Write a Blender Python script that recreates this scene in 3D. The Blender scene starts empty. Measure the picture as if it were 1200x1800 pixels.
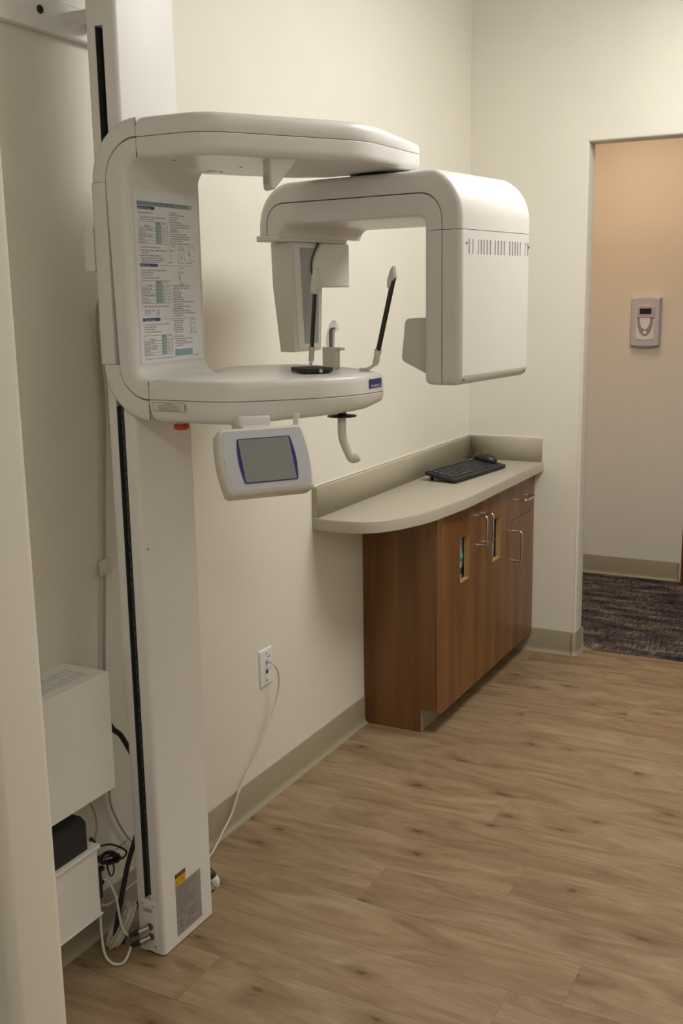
import bpy, bmesh, math, random
from mathutils import Vector, Matrix, noise
random.seed(7)
PI = math.pi
SC = bpy.context.scene
COL = SC.collection

# ------------------------------------------------------------------ camera
cam = bpy.data.cameras.new('camera'); co = bpy.data.objects.new('camera', cam); COL.objects.link(co)
yaw, pitch, roll = math.radians(27.66867), math.radians(11.4974), math.radians(-0.92652)
f = Vector((-math.sin(yaw)*math.cos(pitch), math.cos(yaw)*math.cos(pitch), -math.sin(pitch)))
r = Vector((math.cos(yaw), math.sin(yaw), 0)); u = r.cross(f)
r2 = r*math.cos(roll)+u*math.sin(roll); u2 = -r*math.sin(roll)+u*math.cos(roll)
M = Matrix((r2, u2, -f)).transposed().to_4x4(); M.translation = Vector((1.645, 0, 1.53))
co.matrix_world = M
cam.sensor_fit = 'VERTICAL'; cam.sensor_height = 36; cam.lens = 1887.57/1800*36; cam.clip_start = 0.05
SC.camera = co
# ------------------------------------------------------------------ world, lamps, exposure
w = bpy.data.worlds.new('world'); SC.world = w; w.use_nodes = True
w.node_tree.nodes['Background'].inputs[0].default_value = (0.9, 0.88, 0.85, 1)
w.node_tree.nodes['Background'].inputs[1].default_value = 0.02
def area(name, loc, sx, sy, power, col):
    l = bpy.data.lights.new(name, 'AREA'); l.shape = 'RECTANGLE'; l.size = sx; l.size_y = sy
    l.energy = power; l.color = col
    o = bpy.data.objects.new(name, l); COL.objects.link(o); o.location = loc; return o
ROOM = (1.0, 0.985, 0.965)
def wrap_lamps(name, x, y, sx, sy, side, down):     # light of a surface fixture whose underside and four sides glow
    area(name+'_down', (x, y, 2.588), sx, sy, down, ROOM)
    k = side/(2*sx+2*sy)
    for dx, dy, ln in ((1, 0, sy), (-1, 0, sy), (0, 1, sx), (0, -1, sx)):
        o = area(name+'_side', (x+dx*(sx/2+0.022), y+dy*(sy/2+0.022), 2.655), ln if dy else 0.1, 0.1 if dy else ln, k*ln, ROOM)
        o.rotation_euler = (PI/2*dy, -PI/2*dx, 0) if dy == 0 else (PI/2*dy, 0, 0)
wrap_lamps('room_lamp', 1.35, 3.15, 0.5, 1.2, 13.5, 24.5)
wrap_lamps('corridor_lamp', 2.35, -0.45, 0.7, 0.25, 4, 10.5)
area('hall_lamp', (0.45, 5.05, 2.43), 0.5, 0.5, 5.6, (1.0, 0.60, 0.33))
SC.view_settings.view_transform = 'Standard'; SC.view_settings.look = 'None'
SC.view_settings.exposure = 0.0; SC.view_settings.gamma = 1; SC.view_settings.use_curve_mapping = False

# ------------------------------------------------------------------ materials
MATS = {}
def mat(name, col, rough=0.5, metal=0.0, bump=0.0, bscale=200, emis=None, alpha=None, coat=0, spec=None, trans=0):
    if name in MATS: return MATS[name]
    m = bpy.data.materials.new(name); m.use_nodes = True; nt = m.node_tree
    b = nt.nodes['Principled BSDF']
    b.inputs['Base Color'].default_value = (*col, 1); b.inputs['Roughness'].default_value = rough
    b.inputs['Metallic'].default_value = metal
    if coat: b.inputs['Coat Weight'].default_value = coat
    if spec is not None: b.inputs['Specular IOR Level'].default_value = spec
    if trans: b.inputs['Transmission Weight'].default_value = trans
    if alpha is not None: b.inputs['Alpha'].default_value = alpha
    if emis:
        b.inputs['Emission Color'].default_value = (*col, 1); b.inputs['Emission Strength'].default_value = emis
    # every surface gets a procedural grain: faint tone variation and optional relief
    tc = nt.nodes.new('ShaderNodeTexCoord'); n = nt.nodes.new('ShaderNodeTexNoise')
    n.inputs['Scale'].default_value = 6; n.inputs['Detail'].default_value = 4
    nt.links.new(tc.outputs['Object'], n.inputs['Vector'])
    mx = nt.nodes.new('ShaderNodeMix'); mx.data_type = 'RGBA'; mx.blend_type = 'MULTIPLY'
    mx.inputs[0].default_value = 0.06
    mx.inputs[6].default_value = (*col, 1); nt.links.new(n.outputs['Fac'], mx.inputs[7])
    nt.links.new(mx.outputs[2], b.inputs['Base Color'])
    if bump:
        n2 = nt.nodes.new('ShaderNodeTexNoise'); n2.inputs['Scale'].default_value = bscale; n2.inputs['Detail'].default_value = 3
        nt.links.new(tc.outputs['Object'], n2.inputs['Vector'])
        bp = nt.nodes.new('ShaderNodeBump'); bp.inputs['Strength'].default_value = bump; bp.inputs['Distance'].default_value = 0.002
        nt.links.new(n2.outputs['Fac'], bp.inputs['Height']); nt.links.new(bp.outputs['Normal'], b.inputs['Normal'])
    MATS[name] = m; return m

def ramp(nt, stops):
    cr = nt.nodes.new('ShaderNodeValToRGB'); e = cr.color_ramp.elements
    while len(e) < len(stops): e.new(0.5)
    for i, (p, c) in enumerate(stops): e[i].position = p; e[i].color = (*c, 1)
    return cr

def floor_wood():
    m = bpy.data.materials.new('oak_plank'); m.use_nodes = True; nt = m.node_tree; N = nt.nodes; L = nt.links
    b = N['Principled BSDF']; b.inputs['Roughness'].default_value = 0.5; b.inputs['Specular IOR Level'].default_value = 0.3
    geo = N.new('ShaderNodeNewGeometry'); oi = N.new('ShaderNodeObjectInfo')
    off = N.new('ShaderNodeVectorMath'); off.operation = 'MULTIPLY_ADD'
    L.new(oi.outputs['Random'], off.inputs[0]); off.inputs[1].default_value = (13.1, 7.7, 3.3); L.new(geo.outputs['Position'], off.inputs[2])
    def stretched(sx, sy, scale, det, rg=0.6, dist=0.0):
        v = N.new('ShaderNodeVectorMath'); v.operation = 'MULTIPLY'; v.inputs[1].default_value = (sx, sy, 1)
        L.new(off.outputs[0], v.inputs[0]); n = N.new('ShaderNodeTexNoise'); n.inputs['Scale'].default_value = scale
        n.inputs['Detail'].default_value = det; n.inputs['Roughness'].default_value = rg; n.inputs['Distortion'].default_value = dist
        L.new(v.outputs[0], n.inputs['Vector']); return n
    big = stretched(1.5, 6.5, 1.7, 7, 0.66, 1.4)
    fine = stretched(3, 95, 2.0, 4)
    c1 = ramp(nt, [(0.28, (0.180, 0.113, 0.060)), (0.44, (0.270, 0.185, 0.106)), (0.60, (0.340, 0.247, 0.149)), (0.78, (0.43, 0.335, 0.22))])
    L.new(big.outputs['Fac'], c1.inputs[0])
    c2 = ramp(nt, [(0.25, (0.72, 0.68, 0.64)), (0.6, (1.05, 1.05, 1.05))]); L.new(fine.outputs['Fac'], c2.inputs[0])
    mx = N.new('ShaderNodeMix'); mx.data_type = 'RGBA'; mx.blend_type = 'MULTIPLY'; mx.inputs[0].default_value = 0.6
    L.new(c1.outputs[0], mx.inputs[6]); L.new(c2.outputs[0], mx.inputs[7])
    # knots
    v = N.new('ShaderNodeVectorMath'); v.operation = 'MULTIPLY'; v.inputs[1].default_value = (1.5, 3.4, 0)
    L.new(off.outputs[0], v.inputs[0])
    nz = N.new('ShaderNodeTexNoise'); nz.inputs['Scale'].default_value = 9; L.new(v.outputs[0], nz.inputs['Vector'])
    ad = N.new('ShaderNodeVectorMath'); ad.operation = 'MULTIPLY_ADD'; L.new(nz.outputs['Color'], ad.inputs[0]); ad.inputs[1].default_value = (.10, .10, 0); L.new(v.outputs[0], ad.inputs[2])
    vo = N.new('ShaderNodeTexVoronoi'); vo.voronoi_dimensions = '2D'; vo.inputs['Scale'].default_value = 1.5; L.new(ad.outputs[0], vo.inputs['Vector'])
    c3 = ramp(nt, [(0.02, (0.34, 0.29, 0.25)), (0.045, (0.70, 0.65, 0.60)), (0.15, (1, 1, 1))]); L.new(vo.outputs['Distance'], c3.inputs[0])
    mk = N.new('ShaderNodeMix'); mk.data_type = 'RGBA'; mk.blend_type = 'MULTIPLY'; mk.inputs[0].default_value = 0.85
    L.new(mx.outputs[2], mk.inputs[6]); L.new(c3.outputs[0], mk.inputs[7])
    # plank to plank tone
    hs = N.new('ShaderNodeHueSaturation'); mr = N.new('ShaderNodeMapRange'); mr.inputs[3].default_value = 0.95; mr.inputs[4].default_value = 1.05
    L.new(oi.outputs['Random'], mr.inputs[0]); L.new(mr.outputs[0], hs.inputs['Value']); L.new(mk.outputs[2], hs.inputs['Color'])
    L.new(hs.outputs[0], b.inputs['Base Color'])
    bp = N.new('ShaderNodeBump'); bp.inputs['Strength'].default_value = 0.15; bp.inputs['Distance'].default_value = 0.001
    L.new(fine.outputs['Fac'], bp.inputs['Height']); L.new(bp.outputs['Normal'], b.inputs['Normal'])
    return m

def cab_wood(name, dark, light, rough=0.33):
    m = bpy.data.materials.new(name); m.use_nodes = True; nt = m.node_tree; N = nt.nodes; L = nt.links
    b = N['Principled BSDF']; b.inputs['Roughness'].default_value = rough
    geo = N.new('ShaderNodeNewGeometry')
    def st(v3, scale, det):
        v = N.new('ShaderNodeVectorMath'); v.operation = 'MULTIPLY'; v.inputs[1].default_value = v3
        L.new(geo.outputs['Position'], v.inputs[0]); n = N.new('ShaderNodeTexNoise'); n.inputs['Scale'].default_value = scale; n.inputs['Detail'].default_value = det
        L.new(v.outputs[0], n.inputs['Vector']); return n
    a = st((9, 9, 0.55), 1.7, 5); c = st((80, 80, 2.2), 2.0, 3)
    c1 = ramp(nt, [(0.32, dark), (0.66, light)]); L.new(a.outputs['Fac'], c1.inputs[0])
    c2 = ramp(nt, [(0.3, (0.8, 0.78, 0.75)), (0.6, (1, 1, 1))]); L.new(c.outputs['Fac'], c2.inputs[0])
    mx = N.new('ShaderNodeMix'); mx.data_type = 'RGBA'; mx.blend_type = 'MULTIPLY'; mx.inputs[0].default_value = 0.7
    L.new(c1.outputs[0], mx.inputs[6]); L.new(c2.outputs[0], mx.inputs[7]); L.new(mx.outputs[2], b.inputs['Base Color'])
    return m

def carpet_mat():
    m = bpy.data.materials.new('carpet'); m.use_nodes = True; nt = m.node_tree; N = nt.nodes; L = nt.links
    b = N['Principled BSDF']; b.inputs['Roughness'].default_value = 0.95; b.inputs['Specular IOR Level'].default_value = 0.1
    geo = N.new('ShaderNodeNewGeometry')
    def st(v3, scale, det):
        v = N.new('ShaderNodeVectorMath'); v.operation = 'MULTIPLY'; v.inputs[1].default_value = v3
        L.new(geo.outputs['Position'], v.inputs[0]); n = N.new('ShaderNodeTexNoise'); n.inputs['Scale'].default_value = scale; n.inputs['Detail'].default_value = det
        L.new(v.outputs[0], n.inputs['Vector']); return n
    a = st((3, 10, 1), 1.6, 4); c = st((105, 9, 1), 1.5, 1.5); d = st((8, 80, 1), 1.5, 1.5)
    c1 = ramp(nt, [(0.36, (0.046, 0.038, 0.042)), (0.5, (0.10, 0.082, 0.076)), (0.66, (0.20, 0.158, 0.122))]); L.new(a.outputs['Fac'], c1.inputs[0])
    c2 = ramp(nt, [(0.40, (0.38, 0.38, 0.42)), (0.58, (1.4, 1.4, 1.35))]); L.new(c.outputs['Fac'], c2.inputs[0])
    c3 = ramp(nt, [(0.4, (0.6, 0.6, 0.62)), (0.6, (1.2, 1.2, 1.2))]); L.new(d.outputs['Fac'], c3.inputs[0])
    x = N.new('ShaderNodeMix'); x.data_type = 'RGBA'; x.blend_type = 'MULTIPLY'; x.inputs[0].default_value = 0.8
    L.new(c1.outputs[0], x.inputs[6]); L.new(c2.outputs[0], x.inputs[7])
    y = N.new('ShaderNodeMix'); y.data_type = 'RGBA'; y.blend_type = 'MULTIPLY'; y.inputs[0].default_value = 0.8
    L.new(x.outputs[2], y.inputs[6]); L.new(c3.outputs[0], y.inputs[7]); L.new(y.outputs[2], b.inputs['Base Color'])
    bp = N.new('ShaderNodeBump'); bp.inputs['Strength'].default_value = 0.8; bp.inputs['Distance'].default_value = 0.004
    L.new(c.outputs['Fac'], bp.inputs['Height']); L.new(bp.outputs['Normal'], b.inputs['Normal'])
    return m

WALL = mat('wall_paint', (0.775, 0.742, 0.652), 0.6, bump=0.06, bscale=260)
CEIL = mat('ceiling_paint', (0.82, 0.80, 0.76), 0.9)
BASE = mat('rubber_base', (0.345, 0.308, 0.215), 0.42)
PLAS = mat('white_enamel', (0.80, 0.785, 0.75), 0.32)
PLAS2 = mat('cream_plastic', (0.76, 0.73, 0.66), 0.35)
COLM = mat('column_enamel', (0.83, 0.815, 0.79), 0.38)
GREY = mat('panel_grey', (0.36, 0.37, 0.39), 0.3)
LGREY = mat('plate_grey', (0.52, 0.53, 0.55), 0.35)
SEAM = mat('seam_dark', (0.10, 0.085, 0.07), 0.8)
BLACK = mat('black_plastic', (0.012, 0.012, 0.013), 0.35)
BLKM = mat('black_matte', (0.02, 0.02, 0.021), 0.7)
CARB = mat('carbon_rod', (0.015, 0.013, 0.013), 0.4)
NAVY = mat('navy_print', (0.022, 0.02, 0.16), 0.35)
SCRN = mat('dark_lcd', (0.25, 0.25, 0.24), 0.22)
RED = mat('red_plastic', (0.55, 0.03, 0.012), 0.3)
STEEL = mat('steel', (0.62, 0.62, 0.66), 0.25, metal=1)
SCREW = mat('screw_metal', (0.25, 0.25, 0.25), 0.35, metal=0.9)
PAPER = mat('laminated_paper', (0.86, 0.87, 0.89), 0.35)
INK = mat('ink', (0.06, 0.06, 0.07), 0.6)
INKG = mat('ink_grey', (0.22, 0.23, 0.26), 0.6)
INKB = mat('ink_blue', (0.12, 0.22, 0.5), 0.6)
TEAL = mat('highlight_teal', (0.46, 0.60, 0.53), 0.5)
BARB = mat('bar_navy', (0.06, 0.09, 0.27), 0.5)
WINK = mat('ink_white', (0.8, 0.82, 0.85), 0.5)
YEL = mat('sticker_yellow', (0.72, 0.43, 0.01), 0.45)
SILV = mat('silver_sticker', (0.40, 0.38, 0.36), 0.35, metal=0.3)
LAM = mat('counter_laminate', (0.45, 0.412, 0.33), 0.38)
LAMB = mat('splash_laminate', (0.44, 0.397, 0.30), 0.42)
WOOD = cab_wood('cabinet_veneer', (0.135, 0.056, 0.015), (0.225, 0.105, 0.032))
WEDGE = cab_wood('veneer_edge', (0.28, 0.135, 0.05), (0.36, 0.18, 0.075))
RAWW = cab_wood('raw_plywood', (0.36, 0.21, 0.08), (0.48, 0.30, 0.13), 0.6)
DOORW = cab_wood('door_veneer', (0.15, 0.06, 0.03), (0.22, 0.09, 0.045))
CABW = mat('cable_white', (0.66, 0.64, 0.57), 0.45)
CABG = mat('cable_grey', (0.42, 0.38, 0.30), 0.5)
CABI = mat('cable_ivory', (0.62, 0.58, 0.46), 0.45)
OUTL = mat('outlet_white', (0.80, 0.79, 0.80), 0.3)
GLOVE = mat('box_white', (0.8, 0.8, 0.8), 0.6)
GLOVT = mat('box_teal', (0.03, 0.36, 0.38), 0.6)
PLYG = mat('box_green', (0.03, 0.12, 0.08), 0.6)
BAG = mat('clear_film', (0.80, 0.82, 0.82), 0.15, alpha=0.30, spec=1.0)
OAK = floor_wood(); CARPET = carpet_mat()
TAPE = mat('masking_tape', (0.70, 0.65, 0.50), 0.7)
THM = mat('keypad_shell', (0.56, 0.55, 0.62), 0.4)
THG = mat('keypad_grey', (0.32, 0.32, 0.35), 0.4)
DIFF = mat('lamp_diffuser', (1.0, 0.95, 0.86), 0.5, emis=2.5)

# ------------------------------------------------------------------ helpers
def flatten(me):
    for p in me.polygons:
        if len(p.vertices) > 4 and p.area > 2e-4: p.use_smooth = False
def link(name, me, m=None, parent=None, smooth=True, ang=38, matrix=None):
    o = bpy.data.objects.new(name, me); COL.objects.link(o)
    if m: me.materials.append(m)
    if smooth and len(me.polygons):
        me.polygons.foreach_set('use_smooth', [True]*len(me.polygons))
        me.set_sharp_from_angle(angle=math.radians(ang)); flatten(me)
    if matrix is not None: o.matrix_world = matrix
    if parent: o.parent = parent
    return o
def fin(name, bm, m=None, parent=None, **k):
    bmesh.ops.recalc_face_normals(bm, faces=bm.faces)
    me = bpy.data.meshes.new(name); bm.to_mesh(me); bm.free()
    return link(name, me, m, parent, **k)
def tag(o, label=None, cat=None, group=None, kind=None):
    if label: o['label'] = label
    if cat: o['category'] = cat
    if group: o['group'] = group
    if kind: o['kind'] = kind
    return o
def thing(name, label, cat, group=None):
    o = bpy.data.objects.new(name, None); COL.objects.link(o); o.empty_display_size = 0.05
    return tag(o, label, cat, group)
def bxm(bm, lo, hi, bev=0.0, seg=2, mtx=None):
    vs = [Vector((x, y, z)) for x in (lo[0], hi[0]) for y in (lo[1], hi[1]) for z in (lo[2], hi[2])]
    if mtx is not None: vs = [mtx @ v for v in vs]
    V = [bm.verts.new(v) for v in vs]
    fs = [bm.faces.new([V[i] for i in q]) for q in ((0,1,3,2),(4,6,7,5),(0,4,5,1),(2,3,7,6),(0,2,6,4),(1,5,7,3))]
    if bev:
        es = list({e for fc in fs for e in fc.edges})
        bmesh.ops.bevel(bm, geom=es, offset=bev, segments=seg, affect='EDGES', profile=0.5)
def box(name, lo, hi, m, parent=None, bev=0.0, seg=2, mtx=None):
    bm = bmesh.new(); bxm(bm, lo, hi, bev, seg, mtx); return fin(name, bm, m, parent)
def fillet(pts, rad, n=8):
    """round the corners of a closed 2D polygon; rad: one radius per point"""
    out = []; N = len(pts)
    if not isinstance(rad, (list, tuple)): rad = [rad]*N
    for i in range(N):
        p = Vector(pts[i]); a = Vector(pts[i-1])-p; b = Vector(pts[(i+1) % N])-p; rr = rad[i]
        if rr <= 0: out.append(p); continue
        la, lb = a.length, b.length; a.normalize(); b.normalize()
        ang = a.angle(b)
        if ang > PI-0.02: out.append(p); continue
        t = min(rr/math.tan(ang/2), la*0.49 if rad[i-1] > 0 else la*0.98, lb*0.49 if rad[(i+1) % N] > 0 else lb*0.98)
        rr = t*math.tan(ang/2); c = p+(a+b).normalized()*(rr/math.sin(ang/2))
        s = p+a*t-c; e = p+b*t-c; th = s.angle(e); sg = 1 if s.cross(e) > 0 else -1
        k = max(2, int(n*th/(PI/2)+0.99))
        for j in range(k+1):
            x = sg*th*j/k; out.append(Vector((c.x+s.x*math.cos(x)-s.y*math.sin(x), c.y+s.x*math.sin(x)+s.y*math.cos(x))))
    return out
def area2(p): return sum(p[i-1][0]*p[i][1]-p[i][0]*p[i-1][1] for i in range(len(p)))/2
def offset(p, d, wt=None):
    """inset closed polygon by d (positive = inwards)"""
    if abs(d) < 1e-9: return [Vector(q) for q in p]
    s = 1 if area2(p) > 0 else -1; out = []; N = len(p)
    for i in range(N):
        a = (Vector(p[i])-Vector(p[i-1])); b = (Vector(p[(i+1) % N])-Vector(p[i]))
        if a.length < 1e-7: a = b
        if b.length < 1e-7: b = a
        a.normalize(); b.normalize()
        na = Vector((-a.y, a.x))*s; nb = Vector((-b.y, b.x))*s; m = na+nb
        if m.length < 1e-5: m = na
        m.normalize(); q = m*(d/max(0.4, m.dot(na)))
        if wt:
            k = wt[i]; q = Vector((q.x*k[0], q.y*k[1])) if isinstance(k, tuple) else q*k
        out.append(Vector(p[i])+q)
    return out
def loft(bm, poly, levels, mp, wt=None):
    """stack insets of poly: levels = [(t, inset)], mp(x, y, t) -> Vector"""
    rings = []
    for t, d in levels:
        rings.append([bm.verts.new(mp(q.x, q.y, t)) for q in offset(poly, d, wt)])
    n = len(poly)
    for a, b in zip(rings, rings[1:]):
        for i in range(n): bm.faces.new((a[i-1], a[i], b[i], b[i-1]))
    bm.faces.new(rings[0]); bm.faces.new(rings[-1][::-1])
def rounded(lo, hi, rr, n=4):
    """levels for an extrusion from lo to hi with rounded rims of radius rr at both ends"""
    L = []
    for i in range(n+1):
        a = PI/2*i/n; L.append((lo+rr*(1-math.sin(a)), rr*(1-math.cos(a))))
    L = [(lo+rr*(1-math.cos(PI/2*i/n)), rr*(1-math.sin(PI/2*i/n))) for i in range(n+1)]
    R = [(hi-rr*(1-math.cos(PI/2*i/n)), rr*(1-math.sin(PI/2*i/n))) for i in range(n, -1, -1)]
    return L+R
XZ = lambda x, y, t: Vector((x, t, y))      # profile in x,z extruded along y
XY = lambda x, y, t: Vector((x, y, t))
YZ = lambda x, y, t: Vector((t, x, y))
def solid(name, poly, levels, mp, m, parent=None, wt=None, **k):
    bm = bmesh.new(); loft(bm, poly, levels, mp, wt); return fin(name, bm, m, parent, **k)
def tubem(bm, pts, rad, n=10, closed=False, smooth=0):
    P = [Vector(p) for p in pts]
    if smooth:
        Q = []
        for i in range(len(P)-1):
            p0 = P[max(i-1, 0)]; p1 = P[i]; p2 = P[i+1]; p3 = P[min(i+2, len(P)-1)]
            for j in range(smooth):
                t = j/smooth
                Q.append(0.5*((2*p1)+(p2-p0)*t+(2*p0-5*p1+4*p2-p3)*t*t+(3*p1-p0-3*p2+p3)*t**3))
        Q.append(P[-1])
        if isinstance(rad, (list, tuple)):
            R = []
            for i in range(len(rad)-1):
                for j in range(smooth): R.append(rad[i]+(rad[i+1]-rad[i])*j/smooth)
            rad = R+[rad[-1]]
        P = Q
    if not isinstance(rad, (list, tuple)): rad = [rad]*len(P)
    ref = None; rings = []
    for i, p in enumerate(P):
        t = (P[min(i+1, len(P)-1)]-P[max(i-1, 0)]).normalized()
        if ref is None:
            ref = t.orthogonal().normalized()
        ref = (ref-t*ref.dot(t)).normalized(); b = t.cross(ref)
        rings.append([bm.verts.new(p+(ref*math.cos(2*PI*k/n)+b*math.sin(2*PI*k/n))*rad[i]) for k in range(n)])
    for a, b in zip(rings, rings[1:]):
        for k in range(n): bm.faces.new((a[k-1], a[k], b[k], b[k-1]))
    bm.faces.new(rings[0][::-1]); bm.faces.new(rings[-1])
def tube(name, pts, rad, m, parent=None, n=10, smooth=0):
    bm = bmesh.new(); tubem(bm, pts, rad, n, smooth=smooth); return fin(name, bm, m, parent, ang=50)
def lathe(name, prof, loc, axis, m, parent=None, n=24):
    """prof = [(radius, height)] along axis"""
    ax = Vector(axis).normalized(); a = ax.orthogonal().normalized(); b = ax.cross(a); bm = bmesh.new(); rings = []
    for rr, h in prof:
        rings.append([bm.verts.new(Vector(loc)+ax*h+(a*math.cos(2*PI*k/n)+b*math.sin(2*PI*k/n))*max(rr, 1e-4)) for k in range(n)])
    for x, y in zip(rings, rings[1:]):
        for k in range(n): bm.faces.new((x[k-1], x[k], y[k], y[k-1]))
    bm.faces.new(rings[0][::-1]); bm.faces.new(rings[-1])
    return fin(name, bm, m, parent)
def cut(o, cutter_bm):
    """subtract a cutter bmesh from object o (applied)"""
    bmesh.ops.recalc_face_normals(cutter_bm, faces=cutter_bm.faces)
    me = bpy.data.meshes.new('c'); cutter_bm.to_mesh(me); cutter_bm.free()
    c = bpy.data.objects.new('c', me); COL.objects.link(c)
    md = o.modifiers.new('b', 'BOOLEAN'); md.operation = 'DIFFERENCE'; md.object = c; md.solver = 'EXACT'
    dg = bpy.context.evaluated_depsgraph_get(); dg.update()
    new = bpy.data.meshes.new_from_object(o.evaluated_get(dg))
    old = o.data; o.modifiers.clear(); o.data = new; new.name = old.name
    bpy.data.objects.remove(c); bpy.data.meshes.remove(me); bpy.data.meshes.remove(old)
    new.polygons.foreach_set('use_smooth', [True]*len(new.polygons)); new.set_sharp_from_angle(angle=math.radians(30)); flatten(new)
def frame(o, right, up):
    """matrix with x=right, y=up, z=normal"""
    R = Vector(right).normalized(); U = Vector(up).normalized(); Nn = R.cross(U)
    m4 = Matrix((R, U, Nn)).transposed().to_4x4(); m4.translation = Vector(o); return m4
def text_obj(name, lines, m4, m, parent, extra=None):
    """lines: (string, x, y, size, xscale, align) in sheet coordinates (metres); one flat printed mesh"""
    bm = bmesh.new(); dg = bpy.context.evaluated_depsgraph_get()
    for (s, x, y, size, xs, al) in lines:
        cu = bpy.data.curves.new('t', 'FONT'); cu.body = s; cu.size = size; cu.align_x = al; cu.resolution_u = 1
        o = bpy.data.objects.new('t', cu); COL.objects.link(o); dg.update()
        me = bpy.data.meshes.new_from_object(o.evaluated_get(bpy.context.evaluated_depsgraph_get()))
        me.transform(m4 @ Matrix.Translation((x, y, 0)) @ Matrix.Diagonal((xs, 1, 1, 1)))
        bm.from_mesh(me)
        bpy.data.objects.remove(o); bpy.data.curves.remove(cu); bpy.data.meshes.remove(me)
    if extra:
        for (x0, y0, x1, y1) in extra: bxm(bm, (x0, y0, -0.00003), (x1, y1, 0.00003), mtx=m4)
    me = bpy.data.meshes.new(name); bm.to_mesh(me); bm.free()
    return link(name, me, m, parent, smooth=False)
def sheet(name, x0, y0, x1, y1, m4, m, parent, th=0.0004, z=0.0):
    return box(name, (x0, y0, z), (x1, y1, z+th), m, parent, mtx=m4)
def screw_head(name, loc, normal, rr, parent, m=None):
    o = lathe(name, [(rr, 0), (rr, 0.0006), (rr*0.8, 0.0012), (rr*0.35, 0.0012), (rr*0.3, 0.0005)], loc, normal, m or SCREW, parent, 12)
    return o

# ================================================================== THE ROOM
H = 2.74
def struct(o): o['kind'] = 'structure'; return o
EY0, EY1 = 4.325, 4.432           # end wall
struct(box('wall_left', (-0.12, -1.6, -0.05), (0, 6.4, H+0.05), WALL))
dr = [(-0.06, -0.05), (0.488, -0.05), (0.488, 2.092), (1.46, 2.092), (1.46, -0.05), (2.95, -0.05), (2.95, H+0.05), (-0.06, H+0.05)]
struct(solid('wall_back', dr, rounded(EY0, EY1, 0.012), XZ, WALL))
struct(box('wall_right', (2.9, -1.6, -0.05), (3.02, EY0, H+0.05), WALL))
struct(box('wall_front', (0, -1.72, -0.05), (2.95, -1.6, H+0.05), WALL))
struct(solid('wall_partition', [(0, 0.977), (0.6, 0.977), (0.6, 1.084), (0, 1.084)][:0] or fillet([(-0.005, 0.977), (0.6, 0.977), (0.6, 1.084), (-0.005, 1.084)], [0, .018, .018, 0], 5), [(-0.05, 0), (2.13, 0)], XY, WALL))
struct(box('ceiling', (-0.1, -1.7, H), (3.0, EY0+0.05, H+0.1), CEIL))
struct(box('ceiling', (-0.1, EY1-0.03, 2.45), (3.4, 6.4, 2.52), CEIL))
# hall behind the doorway
HY = 5.72
struct(box('wall_hall', (-0.1, HY, -0.05), (0.672, HY+0.12, 2.5), WALL))
struct(box('wall_hall_side', (3.2, EY1, -0.05), (3.3, 6.4, 2.5), WALL))
struct(box('wall_hall_right', (1.68, HY, -0.05), (3.3, HY+0.12, 2.5), WALL))
struct(box('wall_hall_header', (0.672, HY, 2.12), (1.68, HY+0.12, 2.5), WALL))
hd = thing('hall_door', 'reddish brown wooden door and frame at the right end of the hall wall', 'door')
box('door_frame', (0.674, HY-0.012, 0.0), (0.724, HY+0.12, 2.12), DOORW, hd, 0.003)
box('door_frame', (1.63, HY-0.012, 0.0), (1.68, HY+0.12, 2.12), DOORW, hd, 0.003)
box('door_frame', (0.724, HY-0.012, 2.07), (1.63, HY+0.12, 2.12), DOORW, hd, 0.003)
dl = box('door_leaf', (0.726, HY+0.03, 0.01), (1.628, HY+0.07, 2.068), DOORW, hd, 0.002)
tube('door_handle', [(1.56, HY+0.03, 0.96), (1.56, HY-0.02, 0.96), (1.45, HY-0.02, 0.96)], 0.009, STEEL, hd)

# floor: sub floor slab and one object per plank, running away from the left wall
fl = struct(box('floor', (-0.1, -1.7, -0.08), (3.0, EY1, -0.004), SEAM))
PW, PL = 0.178, 1.22
def plank_mesh(w_, l_):
    bm = bmesh.new(); bxm(bm, (0.0001, 0.0001, -0.004), (l_-0.0001, w_-0.0001, 0.0))
    bmesh.ops.bevel(bm, geom=[e for e in bm.edges if all(v.co.z > -0.001 for v in e.verts)], offset=0.0004, segments=1, affect='EDGES')
    bmesh.ops.recalc_face_normals(bm, faces=bm.faces)
    me = bpy.data.meshes.new('plank'); bm.to_mesh(me); bm.free(); me.materials.append(OAK); return me
pm = plank_mesh(PW, PL)
y = 2.768-PW*25; k = 0
while y < EY1-0.01:
    w_ = min(PW, EY1-y); x = -[0.13, 0.72, 0.38, 1.02, 0.55, 0.9, 0.25][k % 7]
    while x < 2.9:
        x0 = max(x, 0.0); x1 = min(x+PL, 2.9)
        if x1-x0 > 0.02 and y > -1.6:
            full = abs(x1-x0-PL) < 1e-6 and abs(w_-PW) < 1e-6
            o = bpy.data.objects.new('plank', pm if full else plank_mesh(w_, x1-x0)); COL.objects.link(o)
            o.location = (x0, y, 0); o.parent = fl
        x += PL
    y += PW; k += 1
struct(box('floor_carpet', (-0.1, EY1, -0.08), (3.3, HY+0.2, 0.002), CARPET))

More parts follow.
